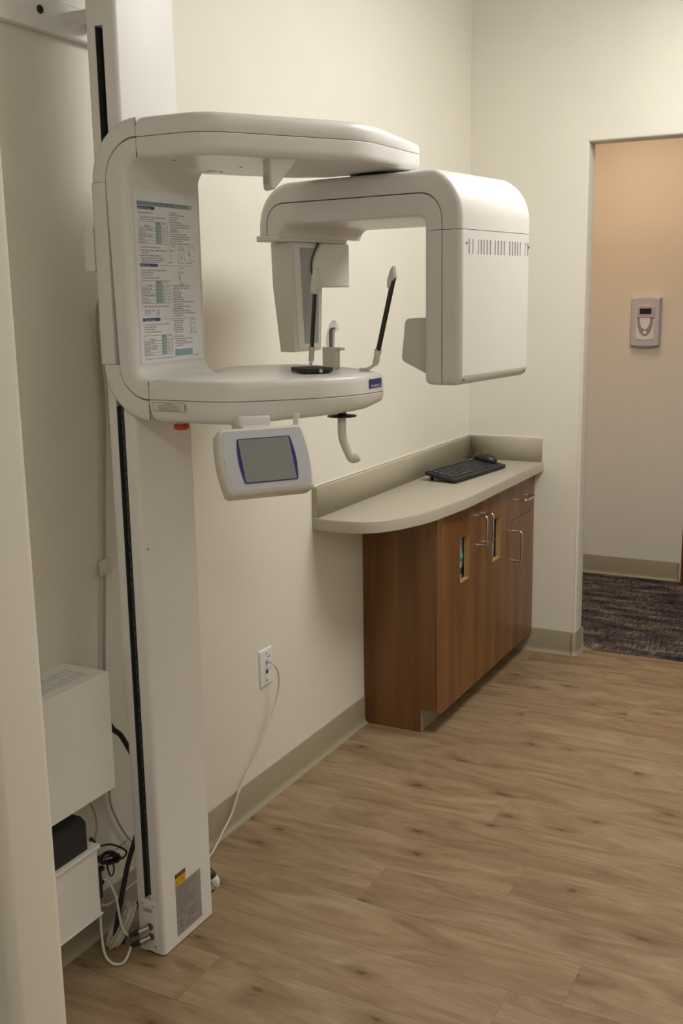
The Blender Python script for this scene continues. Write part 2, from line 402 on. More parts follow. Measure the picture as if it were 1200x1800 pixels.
# rubber cove base: profile with toe, built along straight runs
def cove(name, p0, p1, nrm, h=0.1016, parent=None):
    p0 = Vector(p0); p1 = Vector(p1); nv = Vector(nrm); bm = bmesh.new()
    prof = [(0, 0.0), (0.016, 0.0), (0.0155, 0.0025), (0.009, 0.0055), (0.005, 0.012), (0.0035, 0.022), (0.0032, h-0.003), (0.0018, h), (0, h)]
    A = [bm.verts.new(p0+nv*a+Vector((0, 0, b))) for a, b in prof]; B = [bm.verts.new(p1+nv*a+Vector((0, 0, b))) for a, b in prof]
    n = len(prof)
    for i in range(n): bm.faces.new((A[i-1], A[i], B[i], B[i-1]))
    bm.faces.new(A[::-1]); bm.faces.new(B)
    return fin(name, bm, BASE, parent)
struct(cove('baseboard_left', (0, 1.084, 0), (0, 3.29, 0), (1, 0, 0)))
def cove_path(name, pts, h=0.1016):
    """mitred cove base along an open polyline in plan; outward side is on the right of travel"""
    prof = [(0, 0.0), (0.016, 0.0), (0.0155, 0.0025), (0.009, 0.0055), (0.005, 0.012), (0.0035, 0.022), (0.0032, h-0.003), (0.0018, h), (0, h)]
    P = [Vector(p) for p in pts]; bm = bmesh.new(); rings = []
    for i, p in enumerate(P):
        a = (P[i]-P[i-1]).normalized() if i else (P[1]-P[0]).normalized()
        b = (P[i+1]-P[i]).normalized() if i < len(P)-1 else a
        na = Vector((a.y, -a.x)); nb = Vector((b.y, -b.x)); m_ = (na+nb).normalized(); s = 1/max(0.3, m_.dot(na))
        rings.append([bm.verts.new((p.x+m_.x*d*s, p.y+m_.y*d*s, z)) for d, z in prof])
    n = len(prof)
    for A, B in zip(rings, rings[1:]):
        for i in range(n): bm.faces.new((A[i-1], A[i], B[i], B[i-1]))
    bm.faces.new(rings[0]); bm.faces.new(rings[-1][::-1])
    return fin(name, bm, BASE, None, ang=60)
def arc(cx, cy, rr, a0, a1, n=5): return [(cx+rr*math.cos(math.radians(a0+(a1-a0)*i/n)), cy+rr*math.sin(math.radians(a0+(a1-a0)*i/n))) for i in range(n+1)]
struct(cove_path('baseboard_back', [(0.225, EY0), (0.476, EY0)]+arc(0.476, EY0+0.012, 0.012, -90, 0)+[(0.488, EY1-0.012)]+arc(0.476, EY1-0.012, 0.012, 0, 90)+[(0.2, EY1)]))
struct(cove_path('baseboard_back', [(2.88, EY0), (1.472, EY0)][::1] and [(1.46, EY1-0.01), (1.46, EY0), (2.9, EY0)]))
struct(cove_path('baseboard_hall', [(0.0, HY), (0.655, HY)]+arc(0.655, HY+0.016, 0.016, -90, -10)))
struct(cove_path('baseboard_partition', [(0.0, 0.977), (0.582, 0.977)]+arc(0.582, 0.995, 0.018, -90, 0)+[(0.6, 1.066)]+arc(0.582, 1.066, 0.018, 0, 90)+[(0.0, 1.084)]))
struct(cove_path('baseboard_right', [(2.9, EY0), (2.9, -1.6)]))

# ceiling lamps of the room, the corridor behind the camera and the hall
def troffer(loc, sx, sy, label, z):
    t = thing('ceiling_light', label, 'light'); x, y_ = loc
    bm = bmesh.new()
    for a, b, c, d in ((-1, -1, 1, -0.95), (-1, 0.95, 1, 1), (-1, -0.95, -0.9, 0.95), (0.9, -0.95, 1, 0.95)):
        bxm(bm, (x+a*sx/2*1.06, y_+b*sy/2*1.06, z-0.018), (x+c*sx/2*1.06, y_+d*sy/2*1.06, z))
    fin('light_frame', bm, CEIL, t)
    box('diffuser', (x-sx/2, y_-sy/2, z-0.008), (x+sx/2, y_+sy/2, z-0.002), DIFF, t)
def wraparound(x, y_, sx, sy, label):
    t = thing('ceiling_light', label, 'light'); hx, hy = sx/2+0.012, sy/2+0.012
    box('light_frame', (x-hx, y_-hy, 2.712), (x+hx, y_+hy, H), CEIL, t)
    bm = bmesh.new(); bxm(bm, (x-hx, y_-hy, 2.598), (x+hx, y_+hy, 2.7119), 0.01); fin('diffuser', bm, DIFF, t)
wraparound(1.35, 3.15, 0.5, 1.2, 'long white ceiling light above the middle of the room')
wraparound(2.35, -0.45, 0.7, 0.25, 'long white ceiling light on the entrance side behind the camera')
troffer((0.45, 5.05), 0.5, 0.5, 'small warm ceiling light in the carpeted hall', 2.45)

# ================================================================== X-RAY MACHINE
XM = thing('panoramic_xray_machine', 'white dental panoramic x-ray machine with floor column and hanging rotating arm', 'x-ray machine')
CX0, CX1, CY0, CY1 = 0.129, 0.2022, 1.8174, 2.0185
# column with a recessed slot on its near face
bm = bmesh.new()
colp = [(CX0, CY0), (0.1515, CY0), (0.1515, CY0+0.03), (0.1715, CY0+0.03), (0.1715, CY0), (CX1, CY0), (CX1, CY1), (CX0, CY1)]
colp = fillet(colp, [0.004, 0, 0, 0, 0, 0.010, 0.006, 0.004], 4)
loft(bm, colp, [(0.0025, 0.0), (2.63, 0.0)], XY)
column = fin('column', bm, COLM, XM)
colc = fillet([(CX0, CY0), (CX1, CY0), (CX1, CY1), (CX0, CY1)], [0.004, 0.010, 0.006, 0.004], 4)
solid('column_cap', colc, [(2.63, 0), (2.645, 0), (2.65, 0.006)], XY, PLAS, XM)
solid('base_plate', fillet([(CX0+0.001, CY0+0.001), (CX1-0.0005, CY0+0.001), (CX1-0.0005, CY1-0.001), (CX0+0.001, CY1-0.001)], 0.005, 3), [(0, 0), (0.0025, 0)], XY, BLKM, XM)
box('slot_filler', (0.1515, CY0, 2.063), (0.1715, CY0+0.03, 2.63), COLM, column)
box('slot_filler', (0.1515, CY0, 0.004), (0.1715, CY0+0.03, 0.139), COLM, column)
box('slot_liner', (0.1516, CY0+0.022, 0.14), (0.1714, CY0+0.0298, 2.062), BLKM, column)
for z0_, z1_ in ((0.14, 1.3), (1.75, 2.062)):
    box('slot_liner', (0.1513, CY0+0.0008, z0_), (0.1522, CY0+0.029, z1_), mat('liner_grey', (.05, .056, .055), .5), column); box('slot_liner', (0.1708, CY0+0.0008, z0_), (0.1717, CY0+0.029, z1_), BLKM, column)
box('guide_rail', (0.1607, CY0+0.012, 1.8), (0.1635, CY0+0.022, 2.055), mat('rail_grey', (0.16, 0.15, 0.14), 0.4), column)
belt = box('drive_belt', (0.1600, CY0+0.004, 0.15), (0.1665, CY0+0.016, 1.335), mat('belt_grey', (0.055, 0.055, 0.06), 0.6), XM)
bm = bmesh.new(); loft(bm, fillet([(0.1612, 0.0), (0.1612, 0.004), (0.1655, 0.0085), (0.171, 0.0085), (0.171, -0.0045), (0.1655, -0.0045)], 0.001, 2), [(CY0+0.0012, 0.0006), (CY0+0.002, 0), (CY0+0.014, 0)], XZ)
bmesh.ops.recalc_face_normals(bm, faces=bm.faces)
tm = bpy.data.meshes.new('belt_tooth'); bm.to_mesh(tm); bm.free(); tm.materials.append(BLACK)
zz = 1.322
while zz > 0.29:
    o = bpy.data.objects.new('belt_tooth', tm); COL.objects.link(o); o.location = (0, 0, zz); o.parent = belt; zz -= 0.0226
box('belt_end_stop', (0.1645, CY0+0.001, 0.141), (0.1705, CY0+0.012, 0.15), PLAS, belt, 0.001)
# connector plate at the foot
cp = box('connector_plate', (0.140, CY0-0.0025, 0.014), (0.1835, CY0, 0.136), COLM, XM, 0.0006)
for sx, sz in ((0.1455, 0.127), (0.178, 0.1245), (0.1795, 0.0215)): screw_head('screw', (sx, CY0-0.0025, sz), (0, -1, 0), 0.0022, cp)
sheet('sticker', 0, 0, 0.027, 0.011, frame((0.1475, CY0-0.0027, 0.1065), (1, 0, 0), (0, 0, 1)), LGREY, cp)
text_obj('printed_text', [('XC 230V~ 8A', 0.0135, 0.0062, 0.0034, 1, 'CENTER'), ('SN 0421', 0.0135, 0.002, 0.0034, 1, 'CENTER')], frame((0.1475, CY0-0.0033, 0.1065), (1, 0, 0), (0, 0, 1)), INK, cp)
dA = Vector((-0.42, -0.85, -0.28)).normalized()
for (sx, sz) in ((0.1655, 0.071), (0.168, 0.046)):
    lathe('socket_ring', [(0.0088, 0), (0.0088, 0.003), (0.0075, 0.0036), (0.006, 0.0036)], (sx, CY0-0.0026, sz), (0, -1, 0), SCREW, cp, 20)
# column screw and marks
screw_head('screw', (CX1, 1.835, 0.987), (1, 0, 0), 0.003, column)
for sy, sz in ((1.883, 0.012), (1.955, 0.012)): screw_head('screw', (CX1, sy, sz), (1, 0, 0), 0.0025, column, PLAS)
# rating label and yellow caution sticker on the wide face
m4 = frame((CX1+0.0003, 1.870, 0.023), (0, 1, 0), (0, 0, 1))
rl = sheet('rating_label', 0, 0, 0.101, 0.128, m4, SILV, XM)
m5 = frame((CX1+0.0009, 1.870, 0.023), (0, 1, 0), (0, 0, 1))
ln = [('X-RAY UNIT COMPLIES WITH DHHS PERFORMANCE', 0.003, 0.118, 0.0048, 0.72, 'LEFT')]
rows = ['STANDARDS 21 CFR SUBCHAPTER J AT DATE OF', 'MANUFACTURE.  TYPE PANORAMIC', 'LINE VOLTAGE 110-115 / 220-240 V ~  50/60 HZ', 'FUSE  16 A / 8 A   MAX POWER', 'TUBE VOLTAGE 60-80 KV  TUBE CURRENT 4-12 MA',
        'WARNING: THIS X-RAY UNIT MAY BE DANGEROUS TO', 'PATIENT AND OPERATOR UNLESS SAFE EXPOSURE', 'FACTORS AND OPERATING INSTRUCTIONS', 'ARE OBSERVED', 'MADE IN FINLAND']
for i, t in enumerate(rows): ln.append((t, 0.003, 0.111-i*0.0068, 0.0046, 0.72, 'LEFT'))
for i in range(4): ln.append(('EXPOSURE FACTORS', 0.049, 0.044-i*0.0058, 0.0046, .7, 'LEFT'))
ln += [('CE', 0.006, 0.029, 0.011, 1, 'LEFT'), ('UL', 0.010, 0.015, 0.012, 1, 'LEFT'), ('CLASSIFIED', 0.036, 0.017, 0.0045, .8, 'LEFT'), ('MEDICAL EQUIPMENT', 0.036, 0.010, 0.0045, .8, 'LEFT'), ('!', 0.014, 0.043, 0.008, 1, 'LEFT'), ('IPX0', 0.028, 0.043, 0.006, 1, 'LEFT')]
text_obj('printed_text', ln, m5, INK, rl, extra=[(0.046, 0.02, 0.0465, 0.05), (0, 0, 0.101, 0.0005), (0, 0.1275, 0.101, 0.128)])
m4 = frame((CX1+0.0004, 1.870, 0.1515), (0, 1, 0), (0, 0, 1))
cs = sheet('caution_sticker', 0, 0, 0.041, 0.0315, m4, YEL, XM)
sheet('black_band', 0.0, 0.0215, 0.041, 0.0315, m4, BLKM, cs, th=0.0006)
m5 = frame((CX1+0.0011, 1.870, 0.1515), (0, 1, 0), (0, 0, 1))
text_obj('printed_text', [('CAUTION', 0.0205, 0.0235, 0.0085, 0.85, 'CENTER')], m5, YEL, cs)
text_obj('printed_symbol', [('*', 0.0035, 0.001, 0.018, 1, 'LEFT'), ('X-RADIATION', 0.015, 0.013, 0.004, .85, 'LEFT'), ('EQUIPMENT', 0.015, 0.008, 0.004, .85, 'LEFT')], m5, mat('ink_brown', (0.2, 0.03, 0.01), 0.6), cs)

# wall bracket at the top: plate on the wall and two stand-off rods
wb = solid('wall_bracket', fillet([(1.45, 2.083), (2.12, 2.053), (2.12, 2.112), (1.45, 2.142)][:0] or [(1.45, 2.070), (2.01, 2.070), (2.01, 2.136), (1.45, 2.136)], 0.004, 3), rounded(0.0, 0.022, 0.003, 2), YZ, COLM, XM)
lathe('bolt', [(0.0085, 0), (0.0085, 0.003), (0.007, 0.004), (0.004, 0.004), (0.0035, 0.0015)], (0.022, 1.806, 2.108), (1, 0, 0), BLACK, wb, 20)
for yy in (1.88, 1.955):
    tube('standoff_rod', [(0.022, yy, 2.104), (0.13, yy, 2.104)], 0.0125, PLAS, wb, 20)

# ---- spine (the carriage) : outer cover and inner cover, split at the seams
SY0, SY1 = 1.806, 2.075
def arcp(cx, cy, rr, a0, a1, n=12): return [Vector(p) for p in arc(cx, cy, rr, a0, a1, n)]
lv = rounded(SY0, SY1, 0.009, 4)
XS = 0.2478
outer_top = arcp(XS, 1.762, 0.120, 90, 180); seam_top = arcp(XS, 1.762, 0.0825, 180, 90)
solid('spine_cover', outer_top+seam_top, lv, XZ, PLAS, XM, wt=[(0, 1)]+[1]*(len(outer_top)-2)+[(1, 0), (.1, 0)]+[.1]*(len(seam_top)-2)+[(0, .1)])
solid('spine_cover', [Vector(p) for p in ((0.1250, 1.7612), (0.1235, 1.391), (0.1643, 1.391), (0.1643, 1.7612))], lv, XZ, PLAS, XM, wt=[(1, 0), (1, 0), (.1, 0), (.1, 0)])
outer_b = arcp(XS, 1.390, 0.117, 180, 270); seam_b = arcp(XS, 1.390, 0.0735, 270, 180)
solid('spine_cover', [Vector((p.x, p.y)) for p in outer_b]+seam_b, lv, XZ, PLAS, XM, wt=[(1, 0)]+[1]*(len(outer_b)-2)+[(0, 1), (0, .1)]+[.1]*(len(seam_b)-2)+[(.1, 0)])
XF = 0.2155
XE = XS+0.03
inner = [Vector((XE, 1.8412))]+arcp(XS, 1.7605, 0.0819, 90, 180)+arcp(XS, 1.3915, 0.0729, 180, 270)+[Vector((XE, 1.3202)), Vector((XE, 1.3585))]+arcp(XS, 1.3908, 0.0323, 270, 180, 7)+arcp(XS, 1.7695, 0.0323, 180, 90, 7)+[Vector((XE, 1.8018))]
solid('spine_inner_cover', inner, rounded(SY0+0.0005, SY1, 0.016, 5), XZ, PLAS, XM, wt=[.07]*28+[1]*(len(inner)-28))
for z0_, z1_ in ((1.803, 1.8805), (1.276, 1.3575)): box('panel_gap', (0.2481, SY0-0.0002, z0_), (0.2486, SY0+0.002, z1_), SEAM, XM)
box('spine_side_box', (0.0965, 1.808, 1.584), (0.1235, 1.86, 1.674), PLAS, XM, 0.002)
# ---- arms running diagonally out of the spine
def C_(s, w_): return Vector((.254+.55*s+.835*w_, 1.906+.835*s-.55*w_))
def sw(p): a = p.x-.254; b = p.y-1.906; return a*.55+b*.835, a*.835-b*.55
def shear(bm, s0, fn):
    o = C_(s0, 0); bmesh.ops.bisect_plane(bm, geom=bm.verts[:]+bm.edges[:]+bm.faces[:], plane_co=(o.x, o.y, 0), plane_no=(.55, .835, 0))
    for v in bm.verts:
        s, _ = sw(v.co)
        if s > s0+1e-6: v.co.z = fn(v.co.z, s-s0)
X0 = 0.2488
armo = fillet([Vector((X0, SY0)), Vector((0.405, SY0)), Vector((0.607, 2.118)), Vector((0.611, 2.40)), C_(.61, -.03), C_(.384, -.176), Vector((0.19, 2.118)), Vector((0.19, 2.08)), Vector((X0, 2.08))],
              [0, .10, .16, .035, .035, .12, .01, 0, 0], 8)
bm = bmesh.new(); loft(bm, armo, [(1.8432, 0.0012), (1.845, 0), (1.862, 0), (1.870, .0015), (1.876, .005), (1.880, .010), (1.882, .018)], XY)
shear(bm, 0.44, lambda z, d: z-(z-1.843)*d*2.4)
fin('upper_arm_cover', bm, PLAS, XM)
bm = bmesh.new(); loft(bm, armo, [(1.8000, 0.016), (1.802, .009), (1.806, .004), (1.812, .001), (1.818, 0), (1.8405, 0), (1.842, 0.0012)], XY)
shear(bm, 0.44, lambda z, d: z+(1.842-z)*d*1.3)
fin('lower_arm_cover', bm, PLAS, XM)
for px_, py_ in ((0.255, 2.10), (0.30, 1.86), (0.345, 2.04)): screw_head('screw', (px_, py_, 1.8), (0, 0, -1), 0.0035, XM)
tabo = [Vector((X0, SY0)), Vector((0.385, SY0)), Vector((.44, 1.813)), Vector((.511, 1.872)), Vector((.583, 1.955)), Vector((.618, 2.022)), Vector((.629, 2.075)), Vector((.6345, 2.138)),
        C_(.425, .09), C_(.435, 0), C_(.425, -.09), C_(.394, -.195), C_(.30, -.24), C_(.22, -.245), Vector((.19, 2.12)), Vector((.19, 2.08)), Vector((X0, 2.08))]
tabo = fillet(tabo, [0, .08, .08, .1, .1, .1, .08, .012, .1, .2, .1, .03, .1, .1, .01, 0, 0], 5)
tab = solid('patient_table', tabo, [(1.3192, .0010), (1.3202, 0), (1.345, 0.001), (1.353, .003), (1.3575, .0065), (1.3598, .011), (1.3605, .017)], XY, PLAS, XM)
bm = bmesh.new(); loft(bm, tabo, [(1.2700, 0.024), (1.272, .015), (1.277, .008), (1.284, .004), (1.300, .001), (1.3165, 0), (1.318, 0.0012)], XY)
shear(bm, 0.03, lambda z, d: z+(1.318-z)*d*0.95)
shear(bm, 0.345, lambda z, d: z+(1.318-z)*min(d*4.0, .6))
fin('table_underside', bm, PLAS, XM)
# bracket block with laser label hanging under the upper arm
bpts = []
bm = bmesh.new()
bx0 = Vector((0.462, 1.962)); ea = Vector((0.835, -0.55)); eb = Vector((0.55, 0.835))
P0 = C_(.155, .155)
def LB(a, b, z): p = P0+ea*a+eb*b; return Vector((p.x, p.y, z))
prof = fillet([(0.0, 1.803), (0.0, 1.742), (0.008, 1.738), (0.060, 1.797), (0.060, 1.803)], [0, .006, .006, .004, 0], 4)
loft(bm, prof, rounded(-0.030, 0.008, 0.004, 3), lambda a, z, t: LB(t, a, z))
lb = fin('laser_bracket', bm, PLAS2, XM)
m4 = frame(LB(-0.0265, -0.0003, 1.7515), (ea.x, ea.y, 0), (0, 0, 1))
st = sheet('laser_sticker', 0, 0, 0.024, 0.020, m4, PLAS2, lb, th=0.0003)
m5 = frame(LB(-0.0265, -0.0010, 1.7515), (ea.x, ea.y, 0), (0, 0, 1))
text_obj('printed_text', [('LASER', 0.012, 0.0145, 0.0042, 1, 'CENTER'), ('APERTURE', 0.012, 0.0105, 0.0036, 1, 'CENTER'), ('DO NOT STARE', 0.012, 0.0064, 0.003, .85, 'CENTER'), ('INTO BEAM', 0.012, 0.0026, 0.003, .9, 'CENTER')], m5, INK, lb,
         extra=[(0, 0, .024, .0006), (0, .0194, .024, .02), (0, 0, .0006, .02), (.0234, 0, .024, .02)])
# warning label on the near side of the table underside
ea2 = Vector((1, 0, 0))
m4 = frame((0.2585, SY0-0.0004, 1.2965), (1, 0, 0), (0, 0, 1)); m4b = frame((0.2585, SY0-0.0011, 1.2965), (1, 0, 0), (0, 0, 1))
wl = sheet('warning_label', 0, 0, 0.084, 0.0175, m4, PLAS2, XM, th=0.0004)
text_obj('printed_text', [('WARNING', 0.041, 0.0136, 0.0036, 1.1, 'CENTER'), ('THIS X-RAY UNIT MAY BE DANGEROUS TO', 0.041, 0.0103, 0.0032, .95, 'CENTER'), ('PATIENT AND OPERATOR UNLESS SAFE EXPOSURE', 0.041, 0.0072, 0.0032, .78, 'CENTER'),
          ('FACTORS, OPERATING INSTRUCTIONS AND', 0.041, 0.0041, 0.0032, .9, 'CENTER'), ('MAINTENANCE SCHEDULES ARE OBSERVED', 0.041, 0.0011, 0.0032, .8, 'CENTER')], m4b, INK, wl,
         extra=[(0, 0, .084, .0006), (0, .0169, .084, .0175), (0, 0, .0006, .0175), (.0834, 0, .084, .0175), (.0800, .0035, .0815, .014)])
# maker's plate near the nose of the table
pa, pb = Vector((.6289, 2.0760, 0)), Vector((.6336, 2.1285, 0)); rt = (pb-pa).normalized(); L_ = (pb-pa).length
m4 = frame((pa.x, pa.y, 1.3295), rt, (0, 0, 1)); m4.translation += m4.col[2].to_3d()*0.0001
mp_ = sheet('maker_plate', 0, 0, L_*0.93, 0.0195, m4, NAVY, XM, th=0.0012)
m5 = m4.copy(); m5.translation += m4.col[2].to_3d()*0.0016
text_obj('printed_text', [('PLANMECA', L_*0.465, 0.0022, 0.0075, 1.03, 'CENTER')], m5, WINK, mp_)
# emergency stop under the table
eb_ = lathe('emergency_button', [(0.0, -0.0215), (0.012, -0.021), (0.0165, -0.018), (0.0172, -0.013), (0.0155, -0.009), (0.010, -0.008)], (0.292, 1.856, 1.273), (0, 0, 1), RED, XM, 28)
lathe('button_collar', [(0.0105, -0.0095), (0.0105, 0.0)], (0.292, 1.856, 1.273), (0, 0, 1), PLAS2, eb_, 24)
# control panel
yawc, tilt = 0.649, 0.469
ac = Vector((math.sin(yawc), math.cos(yawc), 0)); nc = Vector((math.cos(yawc), -math.sin(yawc), 0))
bc = Vector((0, 0, 1))*math.cos(tilt)-nc*math.sin(tilt); nn = ac.cross(bc)
Pc = (Vector((.461, 1.755, 1.262))+Vector((.562, 1.888, 1.262))+Vector((.604, 1.856, 1.157))+Vector((.503, 1.723, 1.157)))/4
m4 = Matrix((ac, bc, nn)).transposed().to_4x4(); m4.translation = Pc
def barrel(hw, hh, bul, n=6):
    p = [Vector((-hw+0.0, -hh)), Vector((hw, -hh))]
    p += [Vector((hw+bul*math.sin(PI*i/n), -hh+2*hh*i/n)) for i in range(1, n)]
    p += [Vector((hw, hh)), Vector((-hw, hh))]
    p += [Vector((-hw-bul*math.sin(PI*i/n), hh-2*hh*i/n)) for i in range(1, n)]
    return p
def rb(hw, hh, bul, rr): 
    q = barrel(hw, hh, bul); R = [0]*len(q)
    for i, p in enumerate(q):
        if abs(abs(p.x)-hw) < 1e-6 and abs(abs(p.y)-hh) < 1e-6: R[i] = rr
    return fillet(q, R, 5)
ML = lambda x, y, t: m4 @ Vector((x, y, t))
cpn = solid('control_panel', rb(0.0905, 0.0695, 0.007, 0.012), [(-0.046, .010), (-0.045, 0.006), (-0.036, 0.001), (-0.006, 0), (-0.002, .001), (0.001, .003), (0.003, .0065)], ML, PLAS2, XM)
solid('face_plate', rb(0.0825, 0.0615, 0.007, 0.005), [(0.0022, 0), (0.0040, 0)], ML, LGREY, cpn, ang=30)
m4 = m4 @ Matrix.Translation((0.0, -0.002, 0))
solid('screen_border', rb(0.0565, 0.0465, 0.0048, 0.004), [(0.0040, 0), (0.0050, 0)], ML, NAVY, cpn, ang=30)
solid('screen', fillet([(-0.0545, -0.0445), (0.0535, -0.0445), (0.0535, 0.0445), (-0.0545, 0.0445)], 0.002, 3), [(0.0050, 0), (0.0055, 0)], ML, SCRN, cpn, ang=30)
m4 = m4 @ Matrix.Translation((0.0, 0.002, 0))
q0 = m4 @ Vector((0.0, 0.062, -0.020))
mt = frame((q0.x, q0.y, 1.255), (ac.x, ac.y, 0), (-nc.x, -nc.y, 0))
solid('panel_mount', fillet([(-0.036, 0.0), (0.022, 0.0), (0.022, 0.07), (-0.036, 0.07)], 0.006, 4), rounded(1.252-1.255, 1.272-1.255, 0.002, 3), lambda x, y, t: mt @ Vector((x, y-0.012, t)), PLAS2, cpn)
solid('mount_cover', fillet([(-0.036, 0.0), (0.034, 0.0), (0.034, 0.08), (-0.036, 0.08)], 0.010, 4), rounded(1.268-1.255, 1.290-1.255, 0.004, 3), lambda x, y, t: mt @ Vector((x, y+0.008, t)), PLAS, cpn)
lathe('pivot_screw', [(0.0035, 0), (0.0035, 0.001)], mt @ Vector((-0.006, -0.0121, 0.004)), (nc.x, nc.y, 0), BLACK, cpn, 12)
q1 = m4 @ Vector((0.082, 0.062, -0.014))
tube('panel_strut', [(q1.x, q1.y, q1.z-0.01), (q1.x, q1.y, 1.292)], 0.0065, PLAS, cpn, 12)
# grip handle with black disc, under the near edge
gx, gy = 0.572, 2.056
gh = tube('hand_grip', [(gx, gy, 1.276), (gx, gy-0.001, 1.258), (gx, gy-0.001, 1.230), (gx+0.004, gy, 1.212), (gx+0.013, gy+0.004, 1.188), (gx+0.019, gy+0.007, 1.177), (gx+0.028, gy+0.0115, 1.1785), (gx+0.0325, gy+0.0135, 1.1805), (gx+0.0352, gy+0.0147, 1.182)],
          [0.008, 0.0092, 0.0092, 0.009, 0.0088, 0.0095, 0.0098, 0.0085, 0.003], PLAS2, XM, 16, smooth=3)
lathe('grip_disc', [(0.006, -0.001), (0.031, 0.0), (0.0325, 0.0012), (0.031, 0.003), (0.012, 0.005), (0.0095, 0.006), (0.0095, 0.022)], (gx, gy, 1.2690), (0, 0, 1), BLACK, gh, 32)

# ---- head supports
def temple(w0, pts, capdir, lab):
    def W(s, w_, z): p = C_(s, w_); return Vector((p.x, p.y, z))
    t = tube('temple_support', [W(0.385, w0-0.03 if w0 > 0 else w0+0.022, 1.3625), W(0.392, w0-0.012 if w0 > 0 else w0+0.008, 1.364), W(.4, w0, 1.3715), W(.4, pts[0][0]-0.002, pts[0][1]-0.025), W(.4, *pts[0])], [0.004, 0.004, 0.0034, 0.0034, 0.0034], STEEL if False else PLAS2, XM, 12, smooth=4)
    t['label'] = lab
    a = W(.4, *pts[0]); b = W(.4, *pts[1]); d_ = (b-a).normalized()
    tube('socket', [a-d_*0.036, a-d_*0.034, a-d_*0.012, a-d_*0.010, a], [0.0055, 0.0068, 0.0068, 0.0078, 0.0082], PLAS2, t, 14)
    # flat carbon blade
    bm = bmesh.new(); wv = Vector((.835, -.55, 0)); nvv = d_.cross(wv).normalized(); wv = nvv.cross(d_)
    e = b+d_*0.012
    vs = [p+wv*sx*0.0062+nvv*sy*0.0028 for p in (a-d_*0.006, e) for sx, sy in ((-1, -1), (1, -1), (1, 1), (-1, 1))]
    V = [bm.verts.new(v) for v in vs]
    for q in ((0, 1, 2, 3), (4, 7, 6, 5), (0, 4, 5, 1), (1, 5, 6, 2), (2, 6, 7, 3), (3, 7, 4, 0)): bm.faces.new([V[i] for i in q])
    bmesh.ops.bevel(bm, geom=bm.edges[:], offset=0.0008, segments=1, affect='EDGES')
    fin('carbon_blade', bm, CARB, t)
    return a, b, d_, wv, nvv, t
a, b, d_, wv, nvv, t = temple(-0.1425, [(-0.142, 1.404), (-0.121, 1.5365)], 1, 'head support blade with tall cream tip, beside the sensor head')
fr = Matrix((wv, nvv, d_)).transposed().to_4x4(); fr.translation = b
solid('temple_pad', fillet([(-0.009, -0.006), (0.0085, -0.006), (0.0165, 0.010), (0.014, 0.03), (0.009, 0.052), (0.002, 0.054), (-0.008, 0.036)], 0.003, 3), rounded(-0.008, 0.008, 0.003, 3), lambda x, y, t_: fr @ Vector((x, t_, y)), PLAS2, t)
a, b, d_, wv, nvv, t = temple(0.1477, [(0.1725, 1.408), (0.2336, 1.5519)], 1, 'head support blade nearer the blue plate')
fr = Matrix((wv, nvv, d_)).transposed().to_4x4(); fr.translation = b
solid('temple_pad', fillet([(-0.012, -0.016), (-0.003, -0.018), (0.0, 0.004), (0.006, 0.006), (0.006, 0.014), (-0.002, 0.026), (-0.007, 0.036), (-0.0145, 0.020), (-0.0165, -0.002)], 0.002, 3), rounded(-0.005, 0.005, 0.002, 3), lambda x, y, t_: fr @ Vector((x, t_, y)), PLAS2, t)
# chin rest block with ledge
cc = C_(.375, 0.005)
def CH(a_, b_, z): p = cc+ea*a_+eb*b_; return Vector((p.x, p.y, z))
ch = solid('chin_rest', fillet([(-0.036, 1.3605), (0.025, 1.3605), (0.027, 1.3645), (0.0285, 1.4025), (0.052, 1.4035), (0.0525, 1.4095), (-0.036, 1.4085)], [.003, .004, 0, .003, .002, .002, .003], 3),
           rounded(-0.006, 0.006, 0.0012, 2), lambda x, y, t_: CH(x, t_, y), PLAS2, XM)
# bite rod with plastic film sleeve (a thing held by the chin rest)
br = thing('bite_block', 'small dark bent bite block in a clear crinkled plastic sleeve on the chin rest', 'bite block')
tube('bite_rod', [CH(-0.003, 0, 1.4095), CH(-0.0035, 0, 1.425), CH(-0.0035, 0, 1.441), CH(0.0, 0, 1.449), CH(0.008, 0, 1.4515), CH(0.0145, 0, 1.4515)], [0.0048, 0.0046, 0.0046, 0.0044, 0.0026, 0.0022], mat('bite_grey', (0.05, 0.045, 0.042), 0.4), br, 12, smooth=4)
bm = bmesh.new()
n_ = 22; rings = []
fp = [(-0.003, 1.4095, 0.008, 0.006), (-0.005, 1.413, 0.013, 0.009), (-0.006, 1.426, 0.015, 0.008), (-0.004, 1.440, 0.012, 0.007), (0.004, 1.452, 0.014, 0.006), (0.016, 1.460, 0.015, 0.005), (0.028, 1.458, 0.013, 0.003)]
for k, (cx_, cz_, ra, rbb) in enumerate(fp):
    ring = []
    tl = [0, 0, 0, .25, .7, 1.0, 1.1][k]
    for i in range(n_):
        an = 2*PI*i/n_; jit = 1+0.55*noise.noise(Vector((math.cos(an)*3.4, math.sin(an)*3.4, k*1.7)))
        x_ = ra*math.cos(an)*jit; y_ = rbb*math.sin(an)*jit
        ring.append(bm.verts.new(CH(cx_+x_*math.cos(tl), y_, cz_-x_*math.sin(tl)*0.8)))
    rings.append(ring)
for A, B in zip(rings, rings[1:]):
    for i in range(n_): bm.faces.new((A[i-1], A[i], B[i], B[i-1]))
fin('plastic_sleeve', bm, BAG, br)
